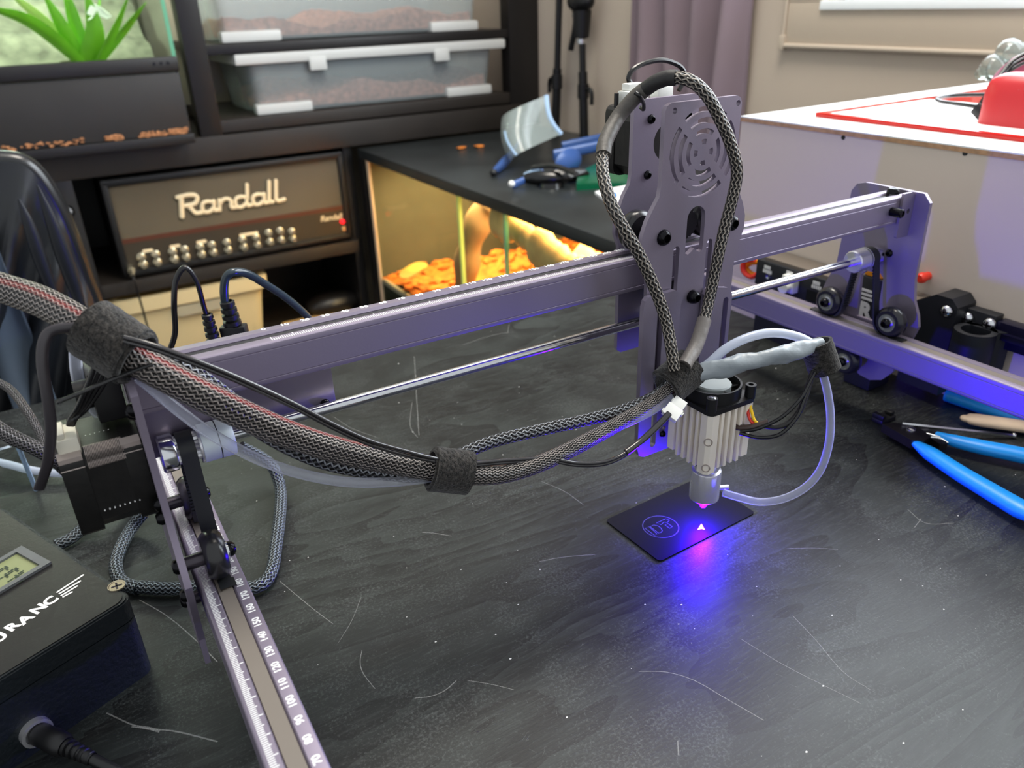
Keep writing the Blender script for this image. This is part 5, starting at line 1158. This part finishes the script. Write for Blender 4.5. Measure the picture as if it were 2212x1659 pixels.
cable('air_hose', 'clear_tube', [(282, 800, 318), (330, 840, 320), (390, 890, 325), (460, 940, 332), (560, 993, 344), (660, 1026, 356), (760, 1042, 367), (860, 1040, 378), (950, 1030, 386), (1050, 1022, 394), (1150, 1002, 402), (1240, 966, 411), (1330, 924, 421), (1400, 892, 429), (1450, 858, 436)], 2.5, 'clear air hose sagging below the main harness', 'hose', seg=16)
TW = empty('twin_wire_lead', pd(880, 990, 366), 'thin glossy black twin wire along the harness ending in a white connector', 'wire')
for k, (dv, dd) in enumerate(((0, 0), (9, 1.2))):
    cable('strand', 'wire_gloss', [(268, 728+dv, 296+dd), (330, 745+dv, 298+dd), (400, 770+dv, 303+dd), (480, 801+dv, 311+dd), (560, 836+dv, 320+dd), (640, 874+dv, 330+dd), (720, 916+dv, 341+dd), (800, 952+dv, 353+dd), (880, 975+dv, 366+dd), (940, 990+dv*0.7, 374+dd), (1010, 1000+dv*0.6, 382+dd), (1090, 994+dv*0.6, 391+dd), (1180, 990+dv*0.6, 400+dd), (1250, 1000+dv*0.6, 406+dd), (1310, 996+dv*0.6, 412+dd), (1360, 972+dv*0.6, 418+dd), (1412, 926+dv*0.6, 424+dd)], 0.95, None, None, seg=8, parent=TW)
cable('sheath', 'wire_gloss', [(1352, 977, 417), (1388, 950, 421), (1420, 920, 424), (1446, 893, 426)], 1.9, None, None, seg=10, parent=TW)
def white_connector():
    a, b = pd(1444, 902, 427), pd(1474, 862, 431); ax = (b-a).normalized(); wv = (_R-ax*_R.dot(ax)).normalized(); nv = ax.cross(wv)
    mt = Matrix(((wv.x, nv.x, ax.x, a.x), (wv.y, nv.y, ax.y, a.y), (wv.z, nv.z, ax.z, a.z), (0, 0, 0, 1))); c = TW
    m = MB(); m.box(-4.6, 4.6, -2.4, 2.4, 0, 7.5, mt, 0.4); hs_ = m.build('connector_housing', 'white_plastic', c, label='white plug housing')
    m = MB(); m.box(-3.8, 3.8, -2.0, 2.0, 7.5, 13, mt, 0.4); m.build('header', 'white_plastic', hs_)
    m = MB(); m.box(-5.4, -4.4, -1.2, 1.2, 1, 3, mt); m.box(4.4, 5.4, -1.2, 1.2, 5, 7, mt); m.box(-4.4, -3.6, -1.2, 1.2, 9, 11, mt); m.build('latch', 'white_plastic', hs_)
    w = pd(1452, 905, 427)
white_connector()
for k, (mt, pts, lb) in enumerate((('wire_black', [(1600, 932, 452), (1640, 925, 446), (1690, 900, 441), (1730, 860, 440), (1752, 820, 441), (1770, 785, 444)], 'upper black laser lead below the small strap'), ('wire_black', [(1598, 936, 452), (1640, 945, 447), (1685, 938, 443), (1722, 900, 441), (1738, 860, 441), (1760, 800, 444)], 'middle black laser lead below the small strap'))):
    cable('laser_lead', mt, pts, 1.15, lb, 'wire', 'laser leads', seg=8)
cable('laser_lead', 'tape_black', [(1640, 917, 448), (1675, 922, 445), (1706, 912, 443), (1728, 886, 442), (1740, 856, 442), (1752, 815, 443), (1764, 790, 444)], 1.7, 'thick sheathed fan lead below the small strap', 'wire', 'laser leads', seg=10)
cable('laser_lead', 'brown_wire', [(1588, 922, 455), (1606, 924, 452), (1626, 922, 449), (1660, 912, 446)], 1.9, 'brown sleeve where leads enter the heat sink', 'wire', 'laser leads', seg=10)
cable('fan_wire', 'yellow_wire', [(1618, 866, 452), (1624, 890, 450), (1630, 908, 449), (1642, 918, 448)], 0.9, 'yellow wire curving from the fan', 'wire', 'fan wires', seg=8)
cable('fan_wire', 'red_wire', [(1614, 870, 453), (1616, 892, 451), (1622, 910, 450), (1636, 919, 449)], 0.9, 'red wire curving from the fan', 'wire', 'fan wires', seg=8)
# straps
strap('cable_strap', pd(196, 708, 308), pd(292, 772, 308), 11.6, 'large black hook and loop strap at the left gantry end', 0.92)
strap('cable_strap', pd(934, 1013, 381), pd(1012, 1022, 389), 10.2, 'black hook and loop strap in the middle of the harness sag', 0.8, flap=False)
strap('cable_strap', pd(1440, 836, 437), pd(1492, 792, 442), 10.6, 'black hook and loop strap in front of the carriage', 0.9, flap=False)
strap('cable_strap', pd(1782, 800, 446), pd(1762, 740, 441), 7.6, 'small black hook and loop strap at the hose bend', 0.85, flap=False)
# wiring at the left motor
cable('flat_cable', 'ribbon_grey', [(200, 708, 304), (150, 708, 302), (110, 716, 300), (94, 742, 299), (92, 790, 300), (103, 860, 304), (110, 930, 309), (103, 1000, 315), (84, 1056, 322)], 1.15, 'flat black ribbon cable hanging left of the motor', 'cable', flat=1.9, seg=10, hint=(0, 1, 0))
for k, (du, lb) in enumerate(((0, 'leftmost'), (14, 'second'), (28, 'third'), (42, 'rightmost'))):
    cable('motor_wire', 'wire_black', [(205+du, 790-k*2, 312+k*3), (190+du*0.8, 830, 314+k*3), (168+du*0.5, 880, 318+k*2), (154+du*0.25, 902, 321), (148+du*0.2, 918, 323)], 1.1, '%s of the four black wires into the motor plug' % lb, 'wire', 'motor wires', seg=8)
cable('zip_tie', 'wire_black', [(330, 786, 305), (290, 800, 303), (240, 820, 300), (180, 846, 297), (131, 866, 295), (129, 871, 295)], 0.75, 'long thin zip tie tail sticking out below the strap', 'zip tie', flat=1.8, seg=8)
# sleeved cables lying on the table at the left
def ztube(name, material, pts, r, label, cat='cable', seg=14, n=8, flat=1.0, group=None):
    m = MB(); P = spline([pz(u, v, TZ+h) for u, v, h in pts], n); m.tube(P, r, seg, flat); return m.build(name, material, label=label, cat=cat, angle=75, group=group)
ztube('sleeved_cable', 'braid_blue', [(520, 965, 40), (560, 985, 28), (590, 1010, 18), (606, 1060, 6), (604, 1120, 5), (596, 1180, 5), (588, 1230, 5), (566, 1262, 5), (520, 1272, 5), (440, 1268, 5), (360, 1272, 5), (300, 1268, 5)], 4.0, 'blue grey woven cable curving on the table behind the left rail')
ztube('sleeved_cable', 'braid_blue', [(310, 1108, 14), (285, 1140, 6), (262, 1180, 5), (250, 1220, 5), (262, 1256, 5), (300, 1272, 5)], 4.0, 'woven cable emerging under the left motor')
ztube('sleeved_cable', 'braid_dark', [(-40, 900, 70), (10, 935, 60), (60, 960, 52), (110, 985, 42), (160, 1010, 30), (220, 1040, 20), (280, 1060, 10)], 5.2, 'grey brown woven cable at the left frame edge', group=None)
ztube('sleeved_cable', 'braid_dark', [(-30, 815, 80), (20, 840, 72), (60, 890, 62), (90, 945, 50), (110, 990, 40), (150, 1030, 20)], 3.0, 'thin ribbed cable behind the flat ribbon cable')
ztube('sleeved_cable', 'braid_blue', [(120, 1178, 5), (150, 1165, 5), (180, 1140, 7), (215, 1105, 16)], 4.0, 'short woven cable end behind the controller box')
ztube('air_hose', 'milky_tube', [(-40, 990, 12), (20, 1003, 10), (70, 1016, 8), (130, 1023, 6), (190, 1024, 5), (250, 1028, 5)], 3.0, 'milky hose lying on the table behind the motor', 'hose')
def acrylic():
    a = [pz(u, v, TZ+h) for u, v, h in ((-40, 985, 52), (38, 962, 52), (78, 1058, 2), (-30, 1085, 2))]; m = MB(); m.poly3(a); m.solid(2.0)
    ac = empty('acrylic_offcut', pz(40, 1070, TZ), 'clear acrylic offcut leaning at the left frame edge', 'offcut'); m.build('sheet', 'glass_clear', ac, smooth=False)
    m = MB(); m.tube([pz(38, 962, TZ+52), pz(58, 1010, TZ+27), pz(78, 1058, TZ+2)], 1.6, 8); m.build('polished_edge', 'visor_edge', ac)
acrylic()
# cables rising behind the gantry rail
def behind():
    Y = 150
    k = empty('audio_jack_cable', py(440, 760, Y), 'thin black cable with a moulded plug behind the rail', 'cable')
    P = [py(u, v, Y+d) for u, v, d in ((362, 770, 20), (378, 720, 10), (376, 660, 0), (380, 605, 0), (400, 578, 0), (424, 606, 0), (440, 660, 0), (449, 690, 0))]
    m = MB(); m.tube(spline(P, 8), 2.0, 10, 0.75); m.build('cord', 'wire_black', k)
    a, b = py(447, 678, Y), py(464, 745, Y); ax = (b-a).normalized(); m = MB()
    for i in range(5): m.lathe(a+ax*(i*4.2), ax, [(0, 2.6), (0.6, 3.6+i*0.2), (2.8, 3.7+i*0.2), (3.2, 2.8), (4.2, 2.8)], 16)
    m.lathe(a+ax*21, ax, [(0, 3.4), (2, 5.0), (34, 5.2), (36, 4), (36, 0)], 18); m.build('plug', 'black_plastic', k)
    k = empty('usb_cable', py(510, 740, Y), 'blue grey cable with a large black plug behind the rail', 'cable')
    P = [py(u, v, Y+d) for u, v, d in ((488, 665, 0), (484, 630, 0), (488, 600, 0), (505, 588, 0), (535, 592, 5), (575, 615, 15), (620, 645, 30), (662, 682, 45), (690, 720, 60))]
    m = MB(); m.tube(spline(P, 8), 2.7, 12); m.build('cord', 'cord_teal', k)
    a, b = py(490, 650, Y), py(500, 690, Y); ax = (b-a).normalized(); m = MB()
    for i in range(4): m.lathe(a+ax*(i*4.4), ax, [(0, 3.4), (0.6, 4.6+i*0.4), (3.0, 4.7+i*0.4), (3.4, 3.6), (4.4, 3.6)], 16)
    m.build('strain_relief', 'black_plastic', k)
    c0 = a+ax*17; wv = (_R-ax*_R.dot(ax)).normalized(); nv = ax.cross(wv); mt = Matrix(((wv.x, nv.x, ax.x, c0.x), (wv.y, nv.y, ax.y, c0.y), (wv.z, nv.z, ax.z, c0.z), (0, 0, 0, 1)))
    m = MB(); m.box(-8.5, 8.5, -4, 4, 0, 46, mt, 1.6); m.build('plug', 'black_plastic', k)
    # thin wire loop above the carriage motor
    m = MB(); m.tube(spline([py(u, v, 40) for u, v in ((1384, 200), (1364, 182), (1358, 168), (1368, 150), (1395, 136), (1430, 130), (1460, 138), (1476, 152), (1478, 172), (1466, 196))], 8), 1.5, 8); m.build('motor_wire_loop', 'wire_black', label='thin black wire loop above the carriage motor plug', cat='wire')
behind()
